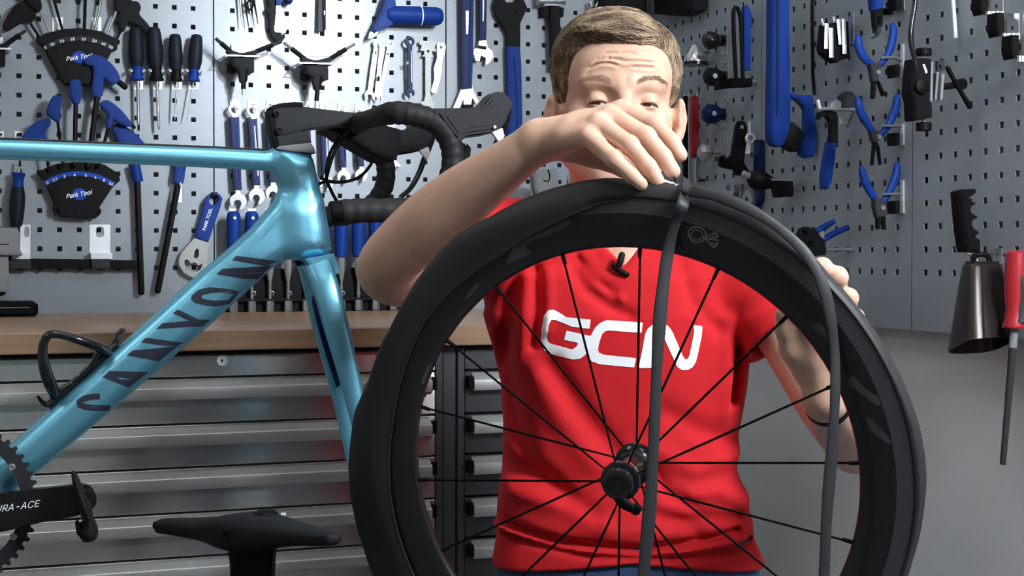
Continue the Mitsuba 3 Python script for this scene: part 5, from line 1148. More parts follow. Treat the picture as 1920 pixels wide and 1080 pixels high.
# row of blue combination spanners behind the head tube, longest first
rowx = [(440, 203, 447, 378), (474, 206, 482, 368), (508, 208, 513, 362), (542, 208, 548, 356), (575, 209, 580, 350), (609, 211, 612, 344), (642, 214, 645, 331), (675, 214, 678, 328)]
for i, (x0, y0, x1, y1) in enumerate(rowx):
    words = ('longest, leftmost', 'second from the left', 'third from the left, behind the head tube', 'fourth from the left, behind the head tube', 'fifth from the left, under the stem', 'sixth from the left, under the stem', 'seventh from the left, above the hose loop', 'shortest, rightmost')[i]
    t = thing('combination_spanner', f'blue handled combination spanner, {words} in the hanging row', 'wrench', )
    o = .018; L_ = span(BACK, (x1, y1), (x0, y0), o); s = 1 - .035 * i
    part(t, 'handle', BACK.mesh(extrude(Polygon(uvs(BACK, [(x0 - 8 * s, y0 + 16), (x0 + 9 * s, y0 + 16), (x1 + 7 * s, y1 - 22 * s), (x1 - 7 * s, y1 - 22 * s)], o + .012)), o - .004, o + .012, .004)), 'm_bluedark', smooth=40)
    part(t, 'inlay', wire(BACK, [(x0 + 3, y0 + 30, o + .0122), (x1 + 2, y1 - 40 * s, o + .0122)], .0016, 6), 'm_zinc' if i % 2 else 'm_blue')
    part(t, 'open_end', onwall(BACK, wrench2d(.024 * s, .011 * s, None, .0175 * s, -22), (x1, y1), (x0, y0), o, .006, .001), 'm_chrome')
    part(t, 'ring_end', onwall(BACK, wrench2d(.020, .011 * s, .0125 * s, None), tuple(np.array((x0, y0)) + np.array((x1 - x0, y1 - y0)) * .12), (x0, y0), o, .008, .0015), 'm_chrome')
    hanger(BACK, (x0 - 9, 186 + i * 1.0, x0 + 10, 203 + i * .8), f'white hook of the blue combination spanner that is {words.split(",")[0]} in the row', None, slot=[(x0 - 3, 194 + i), (x0 + 4, 194 + i), (x0 + 4, 198 + i), (x0 - 3, 198 + i)], prong=[(x0, 200 + i, .003), (x0, 205 + i, .020), (x0, 203 + i, .034), (x0, 198 + i, .037)])
# second row: blue handled socket drivers in a black rack
t = thing('driver_rack', 'black rack on the worktop under the blue handled socket drivers, behind the fork', 'tool rack')
ru = uvs(BACK, [(424, 506), (752, 500)], .028); rk = BACK.mesh(extrude(Polygon([ru[0], ru[1], (ru[1][0], WT + .0006), (ru[0][0], WT + .0006)]), .002, .028, .002)); part(t, 'board', rk, 'm_black')
part(t, 'shelf', plate(BACK, [(420, 560), (756, 556), (756, 562), (420, 566)], .028, .018, .001), 'm_black')
for x in (441, 476, 510, 543, 576, 610, 643, 672, 704):
    part(t, 'ring', tube([pp(BACK, [(x, 550, .030)])[0] + .004 * (math.cos(k) * BACK.u + math.sin(k) * BACK.v) for k in np.arange(12) * math.pi / 6], .0010, 6, closed=True), 'm_satin')
for i, x in enumerate((438, 472, 506, 540, 574, 607, 640, 672, 704, 737)):
    words = ('first, left of the down tube', 'second, left of the down tube', 'third, behind the down tube', 'fourth, behind the down tube', 'fifth, behind the head tube', 'sixth, behind the fork crown', 'seventh, right of the fork', 'eighth, left of the elbow', 'ninth, behind the elbow', 'tenth, left of the tyre')[i]
    t = thing('socket_driver', f'blue handled socket driver in the black rack: {words}', 'screwdriver'); a, b = pp(BACK, [(x, 396, .044), (x, 585 - .5 * i, .044)]); L_ = a[2] - b[2]; d = np.array([0, 0, -1.])
    part(t, 'handle', lathe(a, d, [(0, .0001), (0, .008), (.004, .0125), (.012, .0145), (.06, .0145), (.095, .0128), (.098, .0001)], 14), 'm_blue', smooth=50)
    part(t, 'hole_ring', lathe(a + d * .014 + BACK.w * .0135, BACK.w, [(0, .0001), (0, .0032), (.0012, .0030), (.0012, .0001)], 12), 'm_zinc')
    part(t, 'shank', lathe(a + d * .097, d, [(0, .0001), (0, .0085), (.028, .0082), (.052, .0030), (.085, .0030), (.085, .0001)], 10), 'm_satin')
    part(t, 'socket', lathe(b - d * .022, d, [(0, .0001), (0, .0085), (.018, .0090), (.0225, .0080), (.0225, .0001)], 6), 'm_satin')
    hanger(BACK, (x - 8, 391, x + 8, 404), f'white clip behind the socket driver that is {words}', None)

# ---- panel C: long blue wrenches
t = thing('adjustable_spanner', 'long blue adjustable spanner hanging from the top edge, its silver jaw above the brake hood', 'wrench')
part(t, 'handle', plate(BACK, [(865, -40), (890, -40), (888, 100), (886, 166), (867, 168), (866, 60)], .012, .016, .004), 'm_bluedark')
part(t, 'inlay', plate(BACK, [(873, 20), (879, 20), (878, 64), (874, 64)], .028, .0008, 0), 'm_zinc'); part(t, 'rib', wire(BACK, [(883, -40, .028), (882, 40, .028), (880, 160, .028)], .0016, 6), 'm_blue')
part(t, 'jaw', plate(BACK, [(866, 166), (886, 162), (891, 176), (898, 190), (893, 195), (886, 184), (884, 196), (870, 196), (869, 186), (864, 200), (858, 206), (850, 204), (858, 186)], .014, .010, .002), 'm_chrome')
part(t, 'throat', plate(BACK, [(869, 186), (884, 184), (888, 202), (870, 206)], .008, .010, .001), 'm_black')
t = thing('adjustable_spanner', 'shorter adjustable spanner with an open silver head, right of the long blue one', 'wrench')
part(t, 'handle', plate(BACK, [(899, -40), (914, -40), (913, 60), (912, 76), (900, 76)], .012, .012, .003), 'm_bluedark'); part(t, 'inlay', plate(BACK, [(905, -20), (908, -20), (907, 40), (905, 40)], .024, .0008, 0), 'm_zinc')
part(t, 'head', plate(BACK, [(899, 76), (912, 74), (915, 88), (924, 96), (926, 106), (918, 118), (911, 122), (911, 108), (902, 104), (900, 114), (893, 114), (888, 100), (889, 92), (897, 88)], .012, .010, .002), 'm_chrome')
part(t, 'worm', wire(BACK, [(896, 88, .0225), (911, 90, .0225)], .0035), 'm_darkgrey')
t = thing('pedal_wrench', 'big black headed pedal wrench with a blue handle between the brake hood and the head', 'wrench')
part(t, 'head', plate(BACK, [(926, 10), (930, -6), (940, -10), (950, 4), (964, 4), (974, -8), (984, 2), (989, 14), (985, 24), (976, 44), (976, 90), (951, 90), (951, 64), (944, 50), (930, 28)], .012, .010, .002, holes=[[(966, 23), (969, 23), (969, 26), (966, 26)]]), 'm_black')
part(t, 'handle', plate(BACK, [(951, 86), (976, 86), (979, 120), (981, 240), (978, 300), (953, 300), (953, 180)], .010, .016, .005), 'm_blue'); part(t, 'rib', wire(BACK, [(964, 108, .0262), (970, 200, .0262), (970, 290, .0262)], .0022, 8), 'm_blue')
t = thing('rubber_hammer', 'hammer hanging head up at the top edge, its black handle running behind the hair', 'hammer')
part(t, 'head', wire(BACK, [(1008, 2, .030), (1058, 0, .030)], .011, 16), 'm_satin'); part(t, 'handle', plate(BACK, [(1032, 4), (1052, 4), (1052, 60), (1050, 130), (1036, 130), (1034, 60)], .022, .016, .005), 'm_black')
h = hanger(BACK, (1013, 10, 1018, 30), 'white prong hook under the hammer head', None, prong=[(1015, 12, .003), (1018, 10, .03), (1040, 9, .045), (1056, 12, .03), (1057, 20, .003)]); part(h, 'block', plate(BACK, [(1018, 13), (1030, 12), (1030, 29), (1018, 30)], .003, .026, .002), 'm_black'); part(h, 'block', plate(BACK, [(1052, 13), (1058, 16), (1057, 31), (1052, 30)], .003, .026, .002), 'm_black')
t = thing('spring_tool', 'coiled silver tool at the top edge left above the hair', 'tool')
part(t, 'coil', tube([pp(BACK, [(1108, 4, .02)])[0] + BACK.u * (.007 * math.cos(k)) + BACK.w * (.007 * math.sin(k)) + BACK.v * (-.0026 * k / 3) for k in np.arange(0, 26, .5)], .0016, 6), 'm_chrome'); part(t, 'arm', wire(BACK, [(1116, 14, .02), (1122, 2, .02), (1124, -20, .02)], .003, 8, 4), 'm_satin')
t = thing('tool_cassette', 'black boxy tool cassette at the top edge behind the head', 'tool holder')
part(t, 'box', plate(BACK, [(1135, -40), (1214, -40), (1214, 24), (1135, 16)], .004, .06, .004), 'm_black'); part(t, 'shelf', plate(SIDE, [(1224, -40), (1300, -40), (1298, 18), (1270, 30), (1226, 26)], .004, .035, .003), 'm_black')
# things under the raised wrist
t = thing('funnel', 'pale grey plastic funnel hanging between the forearm and the tyre', 'funnel')
ca, cb = pp(BACK, [(966, 352, .05), (958, 392, .05)]); part(t, 'cone', lathe(ca, cb - ca, [(0, .0001), (0, .038), (.012, .036), (.038, .014), (.050, .012), (.050, .0001)], 24), 'm_greyplastic')
t = thing('pouch', 'grey plastic pouch with a black hook mark, seen under the raised wrist', 'pouch')
part(t, 'bag', plate(BACK, [(1000, 318), (1046, 316), (1050, 350), (1036, 364), (1010, 372), (1004, 350)], .004, .02, .006), 'm_greyplastic'); part(t, 'hook_mark', tube(pp(BACK, [(1028, 318, .025), (1031, 330, .025), (1028, 340, .025), (1019, 338, .025)]), .0013, 6, smooth=4), 'm_black')
t = solo('tape_roll', lathe(pp(BACK, [(1088, 336, .004)])[0], BACK.w, [(0, .0165), (0, .031), (.022, .031), (.022, .0165), (0, .0165)], 32), 'm_white', 'white tape roll peeking out left of the chin', 'tape')
t = thing('small_clamp', 'small black clamp seen under the brake lever', 'clamp'); part(t, 'jaw', plate(BACK, [(865, 268), (869, 267), (872, 285), (878, 270), (884, 278), (882, 296), (874, 302), (866, 300)], .006, .016, .003), 'm_black')
t = thing('small_pliers', 'small bright pliers seen through the handlebar drop', 'pliers'); part(t, 'jaw', plate(BACK, [(735, 305), (741, 300), (748, 306), (752, 312), (744, 312), (740, 318), (736, 312)], .008, .008, .002), 'm_zinc'); part(t, 'handle', wire(BACK, [(742, 300, .012), (740, 280, .012)], .003), 'm_black')
hanger(BACK, (700, 230, 740, 246), 'white hook plate seen inside the handlebar arch', None)
for i, (x0, x1) in enumerate(((-14, 7), (27, 45))): hanger(BACK, (x0, 246, x1, 259), ('white hook at the left edge just above the top tube', 'white ring hook beside the leaning blue hex wrench')[i], None, slot=[(x0 + 5, 250), (x1 - 4, 250), (x1 - 4, 256), (x0 + 5, 256)])

# ---- right wall: tools stand square to it on hooks
def knob(px, py, wallpx, r, m, label, plate_rect, logo=None):
    """A round socket sitting out from the wall on a peg."""
    f = fin(wallpx, py); c = f.pt(np.float64(px), np.float64(py), 0.0); e = f.pt(np.float64(wallpx), np.float64(py), 0.0); d = e - c; Ld = np.linalg.norm(d); d = d / Ld
    t = thing('round_socket', label, 'socket')
    part(t, 'shell', lathe(c - d * r * .95, d, [(0, .0001), (0, r * .45), (r * .25, r * .80), (r * .7, r * 1.0), (r * 1.3, r * .98), (r * 1.8, r * .72), (r * 2.1, r * .55), (r * 2.1, .0001)], 24), m, smooth=50)
    part(t, 'peg', rod(c + d * r * .9, e - d * .001, .0055, 12), 'm_satin'); part(t, 'lug', lathe(c + d * r * 1.05, d, [(0, .0001), (0, r * .62), (.012, r * .62), (.012, .0001)], 8), 'm_black')
    if logo: part(t, 'mark', lathe(c - d * r * .2 + SIDE.u * r * .96, SIDE.u, [(0, .0001), (0, .005), (.0012, .005), (.0012, .0001)], 16), logo)
    x0, y0, x1, y1 = plate_rect; hanger(SIDE, plate_rect, 'steel hook plate behind the ' + label.split(',')[0], None, mat_='m_satin')
knob(1333, 76, 1358, .0185, 'm_blackgloss', 'black round socket, upper of the pair right of the head', (1351, 62, 1363, 102))
knob(1336, 144, 1360, .0190, 'm_grip', 'dark grey round socket, middle one right of the head', (1353, 121, 1365, 162), 'm_zinc')
knob(1334, 214, 1358, .0200, 'm_bluedark', 'dark blue round socket, lower one beside the red tool', (1351, 190, 1363, 240), 'm_zinc')
t = thing('bell', 'shiny dark bell close beside the hair at the right', 'bell'); f = fin(1328, 90); c = f.pt(np.float64(1304), np.float64(96), 0.0)
part(t, 'dome', lathe(c + [0, 0, -.024], [0, 0, 1], [(0, .0001), (0, .024), (.010, .024), (.022, .018), (.034, .011), (.040, .004), (.040, .0001)], 24), 'm_chrome', smooth=50); part(t, 'base', lathe(c + [0, 0, -.030], [0, 0, 1], [(0, .0001), (0, .026), (.007, .026), (.007, .0001)], 24), 'm_blackgloss'); part(t, 'peg', rod(c, f.pt(np.float64(1326), np.float64(96), 0.0), .004), 'm_satin')
t = thing('frame_saw', 'black looped bracket tool with a blue bar, upright above the dark grey socket', 'bracket tool'); f = fin(1416, 150)
part(t, 'loop', tube(f.P([[*uvs(f, [p])[0], 0] for p in [(1380, 148), (1377, 90), (1375, 30), (1378, 16), (1384, 18), (1389, 40), (1391, 90), (1393, 148)]]), .0042, 10, smooth=5), 'm_black')
part(t, 'bar', plate(f, [(1396, 12), (1403, 8), (1410, 24), (1412, 50), (1409, 52), (1408, 132), (1396, 132)], -.006, .012, .002), 'm_blue'); part(t, 'base', plate(f, [(1350, 150), (1372, 146), (1411, 146), (1411, 162), (1370, 164), (1350, 168)], -.012, .024, .004), 'm_black'); part(t, 'stay', rod(f.pt(np.float64(1408), np.float64(154), 0.), f.pt(np.float64(1415), np.float64(154), 0.), .006), 'm_satin')
t = thing('rivet_pliers', 'red handled tool hanging beside the ear', 'pliers'); f = fin(1322, 290)
part(t, 'handle', plate(f, [(1300, 182), (1306, 178), (1312, 184), (1312, 240), (1311, 280), (1306, 296), (1299, 290), (1298, 230)], -.008, .016, .004), 'm_red', smooth=50); part(t, 'bar', plate(f, [(1305, 290), (1311, 290), (1310, 342), (1305, 342)], -.004, .008, .001), 'm_satin'); part(t, 'stub', rod(f.pt(np.float64(1307), np.float64(181), 0.), f.pt(np.float64(1308), np.float64(172), 0.), .003), 'm_chrome')
part(t, 'stay', rod(f.pt(np.float64(1308), np.float64(338), 0.), f.pt(np.float64(1321), np.float64(338), 0.), .003), 'm_darkgrey')
t = thing('truing_arm', 'tall black and silver arm hanging between the ear and the red tool', 'gauge'); f = fin(1300, 300)
part(t, 'bar', plate(f, [(1283, 180), (1290, 180), (1291, 345), (1284, 345)], -.005, .010, .001), 'm_black'); part(t, 'rail', plate(f, [(1292, 196), (1296, 196), (1297, 340), (1293, 340)], -.003, .006, .001), 'm_chrome'); part(t, 'crossbar', plate(f, [(1278, 183), (1299, 185), (1299, 188), (1278, 186)], -.003, .006, .0005), 'm_chrome')
for x in (1283, 1292): part(t, 'pin', rod(f.pt(np.float64(x), np.float64(185), 0.), f.pt(np.float64(x - 1), np.float64(172), 0.), .0016), 'm_zinc')
t = thing('reflector_cup', 'pale faceted cup beside the red tool', 'cup'); f = fin(1350, 290); c = f.pt(np.float64(1322), np.float64(286), 0.)
part(t, 'cup', lathe(c - SIDE.w * -.014, -SIDE.w, [(0, .0001), (0, .010), (.008, .019), (.018, .021), (.026, .014), (.026, .0001)], 8), 'm_satin', smooth=False); part(t, 'peg', rod(c, f.pt(np.float64(1348), np.float64(286), 0.), .004), 'm_satin')
hanger(SIDE, (1350, 258, 1358, 290), 'small grey hook plate between the pale cup and the black gauge', None, slot=[(1352.5, 263), (1355.5, 263), (1355.5, 268), (1352.5, 268)], mat_='m_satin')
t = thing('chain_gauge', 'black chain gauge arm with a hooked top, angled above the black bulb tool', 'gauge'); f = fin(1412, 320)
part(t, 'arm', plate(f, [(1383, 234), (1388, 226), (1398, 228), (1402, 238), (1400, 270), (1396, 305), (1404, 318), (1406, 330), (1382, 328), (1378, 318), (1366, 316), (1352, 312), (1350, 296), (1356, 292), (1362, 300), (1374, 290), (1379, 260)], -.006, .012, .002), 'm_black'); part(t, 'stay', rod(f.pt(np.float64(1400), np.float64(322), 0.), f.pt(np.float64(1411), np.float64(322), 0.), .004), 'm_satin')
part(t, 'slot_plate', plate(f, [(1389, 234), (1394, 235), (1394, 242), (1389, 241)], .006, .001, 0), 'm_satin')
t = thing('hook_spanner', 'silver ring spanner with a round eye beside the black chain gauge', 'wrench'); f = fin(1420, 290); c = f.pt(np.float64(1407), np.float64(260), 0.)
part(t, 'eye', tube([c + .0088 * (math.cos(k) * f.u + math.sin(k) * f.v) for k in np.arange(16) * math.pi / 8], .0034, 8, closed=True), 'm_zinc'); part(t, 'bar', rod(f.pt(np.float64(1406), np.float64(251), 0.), f.pt(np.float64(1405), np.float64(228), 0.), .0022), 'm_zinc'); part(t, 'tail', plate(f, [(1402, 268), (1408, 270), (1407, 288), (1399, 288)], -.003, .006, .001), 'm_zinc'); part(t, 'stay', rod(c + f.u * .009, f.pt(np.float64(1419), np.float64(260), 0.), .002), 'm_satin')
t = thing('blue_strip', 'flat blue bar hanging by the panel seam, its end behind the tyre', 'bar'); part(t, 'bar', plate(SIDE, [(1412, 262), (1424, 262), (1424, 370), (1418, 388), (1411, 380)], .004, .010, .002), 'm_bluedark')
t = thing('bulb_tool', 'black bulb-handled tool in a silver clamp holder under the hacksaw', 'tool'); f = fin(1492, 350)
part(t, 'bulb', blob2 if False else lathe(f.pt(np.float64(1404), np.float64(335), 0.), f.pt(np.float64(1480), np.float64(348), 0.) - f.pt(np.float64(1404), np.float64(335), 0.), [(0, .0001), (0, .008), (.008, .0165), (.020, .0200), (.032, .0175), (.050, .0105), (.070, .009), (.070, .0001)], 24), 'm_black', smooth=50)
part(t, 'nose', rod(f.pt(np.float64(1393), np.float64(324), 0.), f.pt(np.float64(1407), np.float64(331), 0.), .0055), 'm_satin')
part(t, 'clamp', plate(f, [(1434, 340), (1488, 340), (1488, 369), (1478, 369), (1474, 356), (1470, 357), (1469, 370), (1459, 370), (1455, 352), (1434, 350)], -.010, .020, .002), 'm_black'); part(t, 'hook_bar', plate(f, [(1435, 334), (1488, 335), (1490, 339), (1435, 339)], -.014, .028, .001), 'm_chrome')
for i, (pts, m, lab) in enumerate((([(1356, 346), (1361, 346), (1361, 356), (1368, 358), (1371, 346), (1376, 347), (1377, 360), (1371, 372), (1372, 400), (1358, 400), (1360, 372), (1356, 360)], 'm_satin', 'silver open spanner end just above the tyre on the right'), ([(1376, 374), (1384, 372), (1386, 345), (1389, 345), (1390, 374), (1394, 390), (1388, 410), (1374, 400)], 'm_greyplastic', 'grey lever end between the spanners above the tyre'), ([(1392, 366), (1398, 356), (1406, 358), (1409, 372), (1408, 395), (1398, 395), (1402, 372), (1398, 368), (1396, 385), (1390, 385)], 'm_satin', 'curved silver spanner jaw beside the blue bar end'))):
    solo('spanner_end', plate(SIDE, pts, .006 + .004 * i, .008, .001), m, lab, 'wrench')

# ---- panel E
t = thing('hacksaw', 'large blue hacksaw with a black grip hanging upright on the right wall', 'saw'); f = fin(1532, 240)
part(t, 'frame', plate(f, [(1451, -60), (1482, -60), (1483, 100), (1485, 190), (1484, 240), (1478, 262), (1466, 275), (1455, 272), (1448, 262), (1447, 230), (1450, 100)], -.012, .026, .005), 'm_blue', smooth=40); part(t, 'groove', plate(f, [(1456, -60), (1462, -60), (1461, 200), (1456, 220)], .014, .0015, .0003), 'm_bluedark')
part(t, 'grip', plate(f, [(1462, 250), (1466, 232), (1476, 226), (1490, 228), (1500, 236), (1508, 244), (1510, 256), (1504, 272), (1499, 284), (1486, 280), (1472, 270)], -.013, .026, .008, 3), 'm_rubber', smooth=50)
part(t, 'guard', plate(f, [(1484, 174), (1500, 177), (1512, 178), (1524, 177), (1528, 184), (1531, 215), (1534, 250), (1534, 282), (1528, 294), (1516, 296), (1506, 290), (1502, 276), (1508, 258), (1514, 240), (1514, 205), (1508, 196), (1498, 186), (1484, 182)], -.010, .020, .006), 'm_blue', smooth=50)
solo('hanging_rod', tube(pp(SIDE, [(1523, -60, .010), (1523, 60, .010), (1524, 140, .010), (1527, 178, .008)]), .0032, 10), 'm_black', 'thin dark rod hanging from the top edge between the hacksaw and the silver keys', 'rod')
t = thing('key_rack', 'dark rack plate holding the four bright flat steel bars at the upper right', 'tool rack'); f = fin(1600, 100)
part(t, 'plate', plate(SIDE, [(1590, 32), (1600, 25), (1600, 82), (1590, 86)], .001, .003, .0005), 'm_satin', smooth=False); part(t, 'block', plate(f, [(1548, 44), (1592, 40), (1595, 108), (1580, 112), (1570, 117), (1556, 108), (1545, 98), (1543, 88)], -.012, .022, .003), 'm_black')
for i, (a, b, w_) in enumerate((((1553, 43), (1552, 91), .0042), ((1559, 52), (1560, 108), .0046), ((1575, 35), (1579, 83), .0040), ((1583, 35), (1585, 101), .0044))):
    solo('flat_key', tube([f.P(np.append(uvs(f, [a], .020)[0], .015 + .003 * (i % 2))), f.P(np.append(uvs(f, [b], .020)[0], .015 + .003 * (i % 2)))], w_, 4, up=SIDE.u, flat=.5), 'm_zinc', f'bright flat steel bar, {("leftmost", "second and longest", "third", "rightmost")[i]} of four in the dark rack', 'bar')
for a, b in (((1538, 36), (1542, 49)), ((1560, 32), (1563, 44))): part(t, 'pin', tube([f.P(np.append(uvs(f, [a], .0)[0], .004)), f.P(np.append(uvs(f, [b], .0)[0], .004))], .0022, 8), 'm_zinc')
def pliers(wall, lh, rh, piv, jaws, hookpx, label, hooklab, prect):
    f = fin(*wall); t = thing('pliers', label, 'pliers')
    for i, h in enumerate((lh, rh)):
        q = spline([np.append(uvs(f, [p])[0], (.003 if i else -.003)) for p in h], 5); n = len(q)
        part(t, 'handle', tube(f.P(q), np.interp(np.linspace(0, 1, n), [0, .08, .4, 1], [.0045, .0072, .0078, .0055]), 12, up=f.w, flat=.75, round_ends=True), 'm_blue', smooth=50)
    part(t, 'pivot_plate', plate(f, piv, -.006, .012, .002), 'm_darkgrey'); px, py = np.mean(piv, 0)
    part(t, 'rivet', lathe(f.P(np.append(uvs(f, [(px, py)])[0], .006)), f.w, [(0, .0001), (0, .0045), (.002, .004), (.002, .0001)], 14), 'm_satin')
    for j in jaws: part(t, 'jaw', plate(f, j, -.004, .008, .0015), 'm_black')
    h = hanger(SIDE, prect, hooklab, None, mat_='m_zinc')
    part(h, 'arm', tube(f.P([[*uvs(f, [p], .012)[0], .012] for p in hookpx]), .0026, 8, smooth=3), 'm_chrome'); part(h, 'arm', tube(f.P([[*uvs(f, [(x, y - 1)], -.012)[0], -.012] for x, y in hookpx]), .0026, 8, smooth=3), 'm_chrome')
    part(h, 'block', plate(f, [(prect[0] - 10, hookpx[0][1] + 13), (prect[0] - .5, hookpx[0][1] + 12), (prect[0] - .5, hookpx[0][1] + 36), (prect[0] - 9, hookpx[0][1] + 37)], -.012, .024, .002), 'm_black')
pliers((1691, 130), [(1611, 68), (1612, 85), (1618, 102), (1627, 114), (1640, 122)], [(1672, 47), (1673, 62), (1669, 85), (1662, 104), (1650, 120)], [(1632, 118), (1654, 116), (1650, 140), (1647, 152), (1638, 152), (1636, 138)], ([(1638, 150), (1644, 152), (1642, 184), (1636, 185)], [(1646, 150), (1650, 152), (1662, 178), (1657, 180)]), [(1656, 108), (1676, 108), (1686, 111), (1690, 116)], 'blue handled pliers, topmost of the three open pairs on the right wall', 'steel hook holding the topmost open blue pliers', (1688, 82, 1694, 146))
pliers((1691, 250), [(1611, 186), (1614, 205), (1622, 222), (1632, 238), (1641, 250)], [(1680, 180), (1678, 200), (1670, 222), (1660, 240), (1650, 252)], [(1634, 246), (1656, 244), (1650, 262), (1644, 268), (1638, 264)], ([(1640, 264), (1648, 268), (1642, 284), (1638, 310), (1636, 310)], [(1646, 268), (1650, 274), (1654, 308), (1652, 309)]), [(1656, 236), (1676, 236), (1686, 236), (1690, 238)], 'blue handled pliers, middle one of the three open pairs on the right wall', 'steel hook holding the middle open blue pliers', (1688, 232, 1694, 272))
pliers((1691, 370), [(1617, 315), (1622, 335), (1630, 352), (1638, 366), (1645, 376)], [(1680, 308), (1679, 325), (1672, 345), (1664, 362), (1656, 376)], [(1641, 372), (1664, 372), (1664, 404), (1646, 408), (1642, 392)], ([(1646, 404), (1656, 404), (1650, 430), (1646, 429)], [(1656, 404), (1662, 406), (1661, 430), (1657, 430)]), [(1653, 364), (1676, 364), (1686, 364), (1690, 366)], 'blue handled pliers, lowest of the three open pairs on the right wall', 'steel hook holding the lowest open blue pliers', (1688, 338, 1694, 400))
t = thing('needle_pliers', 'blue and black pliers cut by the top edge above the open blue pliers', 'pliers'); f = fin(1672, 30)
part(t, 'handle', plate(f, [(1633, -50), (1664, -50), (1658, 16), (1640, 19)], -.009, .018, .004), 'm_blue', smooth=40); part(t, 'body', plate(f, [(1639, 18), (1657, 14), (1656, 48), (1642, 52)], -.006, .012, .002, holes=[[(1646, 32), (1650, 32), (1650, 44), (1646, 44)]]), 'm_black'); part(t, 'nose', plate(f, [(1645, 50), (1654, 48), (1651, 64), (1646, 70), (1638, 72), (1638, 69), (1645, 66)], -.004, .008, .001), 'm_darkgrey')
part(t, 'stay', rod(f.pt(np.float64(1656), np.float64(22), 0.), f.pt(np.float64(1671), np.float64(22), 0.), .006), 'm_black')
h = hanger(SIDE, (1690, -20, 1695, 18), 'steel hook plate at the top edge right of the cut-off pliers', None, mat_='m_satin'); f = fin(1692, 10); part(h, 'block', plate(f, [(1678, -20), (1691, -20), (1690, 18), (1681, 18)], -.012, .024, .002), 'm_black')
# chain pliers on a steel crossbar
t = thing('link_pliers', 'pliers with dark steel jaws and a blue handle, right of the hacksaw guard', 'pliers'); f = fin(1612, 205)
part(t, 'handle', plate(f, [(1556, 266), (1571, 266), (1568, 300), (1562, 340), (1556, 354), (1546, 354), (1545, 330), (1550, 296)], -.008, .016, .005), 'm_blue', smooth=50); part(t, 'neck', plate(f, [(1558, 226), (1572, 226), (1572, 268), (1556, 268), (1560, 250)], -.006, .012, .002), 'm_black')
for pts, m in (([(1560, 228), (1552, 214), (1538, 224), (1540, 210), (1556, 206), (1570, 210), (1575, 226)], 'm_black'), ([(1576, 202), (1580, 178), (1590, 171), (1600, 172), (1607, 182), (1606, 200)], 'm_darkgrey'), ([(1558, 204), (1562, 192), (1572, 186), (1580, 192), (1578, 204)], 'm_satin'), ([(1570, 218), (1580, 222), (1582, 232), (1574, 234)], 'm_satin')): part(t, 'jaw', plate(f, pts, -.008, .016, .003), m)
h = thing('crossbar_hook', 'long level steel crossbar hook under the dark steel jaws', 'hook'); part(h, 'bar', tube(f.P([[*uvs(f, [p], .014)[0], .014] for p in ((1536, 204), (1570, 205), (1610, 206))]), .0032, 8), 'm_satin'); part(h, 'tip', tube(f.P([[*uvs(f, [p], .014)[0], .014] for p in ((1533, 187), (1537, 204))]), .0032, 8), 'm_zinc')
part(h, 'stay', tube(f.P([[*uvs(f, [p], .014)[0], .014] for p in ((1600, 210), (1588, 238))]), .0020, 8), 'm_darkgrey')
# cutter low on the panel
t = thing('cable_cutter', 'black cable cutter with two blue handles just above the fingers at the right', 'cutter'); f = fin(1600, 460)
part(t, 'head', plate(f, [(1500, 442), (1506, 428), (1516, 425), (1532, 430), (1540, 442), (1550, 452), (1550, 478), (1532, 480), (1512, 476), (1502, 460)], -.008, .016, .004, holes=[[(1504, 434), (1510, 432), (1512, 440), (1507, 444)], [(1517, 454), (1521, 454), (1521, 462), (1517, 462)]]), 'm_black')
for pts in ([(1533, 432), (1548, 424), (1562, 416)], [(1542, 450), (1565, 437), (1588, 427)]): part(t, 'handle', tube(f.P([[*uvs(f, [p])[0], 0] for p in pts]), [.0055, .0058, .0048], 12, round_ends=True), 'm_blue', smooth=50)
part(t, 'spring', plate(f, [(1536, 436), (1546, 430), (1546, 450), (1540, 452)], -.004, .008, .001), 'm_satin'); part(t, 'stay', rod(f.pt(np.float64(1550), np.float64(468), 0.), f.pt(np.float64(1599), np.float64(468), 0.), .003), 'm_satin')
# derailleur alignment gauge
t = thing('alignment_gauge', 'tall black alignment gauge with a curved arm and a T-handle, left of the cowbell panel', 'gauge'); f = fin(1842, 160)
part(t, 'arm', tube(f.P([[*uvs(f, [p], .01)[0], .01] for p in ((1717, -60), (1716, 0), (1710, 40), (1707, 70), (1711, 95), (1716, 115), (1720, 150))]), .0040, 12, smooth=6), 'm_blackgloss')
part(t, 'body', plate(f, [(1716, 110), (1732, 108), (1748, 110), (1750, 140), (1746, 180), (1750, 200), (1750, 220), (1720, 226), (1716, 222), (1715, 190), (1710, 175), (1712, 150)], -.014, .028, .004), 'm_black'); part(t, 'disc', lathe(f.P(np.append(uvs(f, [(1716, 164)])[0], .012)), f.w, [(0, .0001), (0, .0125), (.007, .0115), (.009, .008), (.009, .0001)], 28), 'm_black')
for cy_, y0, y1 in ((95, 91, 102), (236, 230, 243)):
    a = f.P(np.append(uvs(f, [(1732, y0)])[0], 0)); part(t, 'thumb_wheel', lathe(a, [0, 0, -1], [(0, .0001), (0, .0110), (.002, .0120), ((y1 - y0) * .0009, .0120), ((y1 - y0) * .0009 + .001, .011), ((y1 - y0) * .0009 + .001, .0001)], 18), 'm_black', smooth=False)
part(t, 'screw', rod(f.pt(np.float64(1732), np.float64(101), 0.), f.pt(np.float64(1732), np.float64(232), 0.), .0035), 'm_chrome'); part(t, 'cam', plate(f, [(1730, 120), (1734, 120), (1740, 136), (1736, 138)], .014, .002, .0003), 'm_zinc')
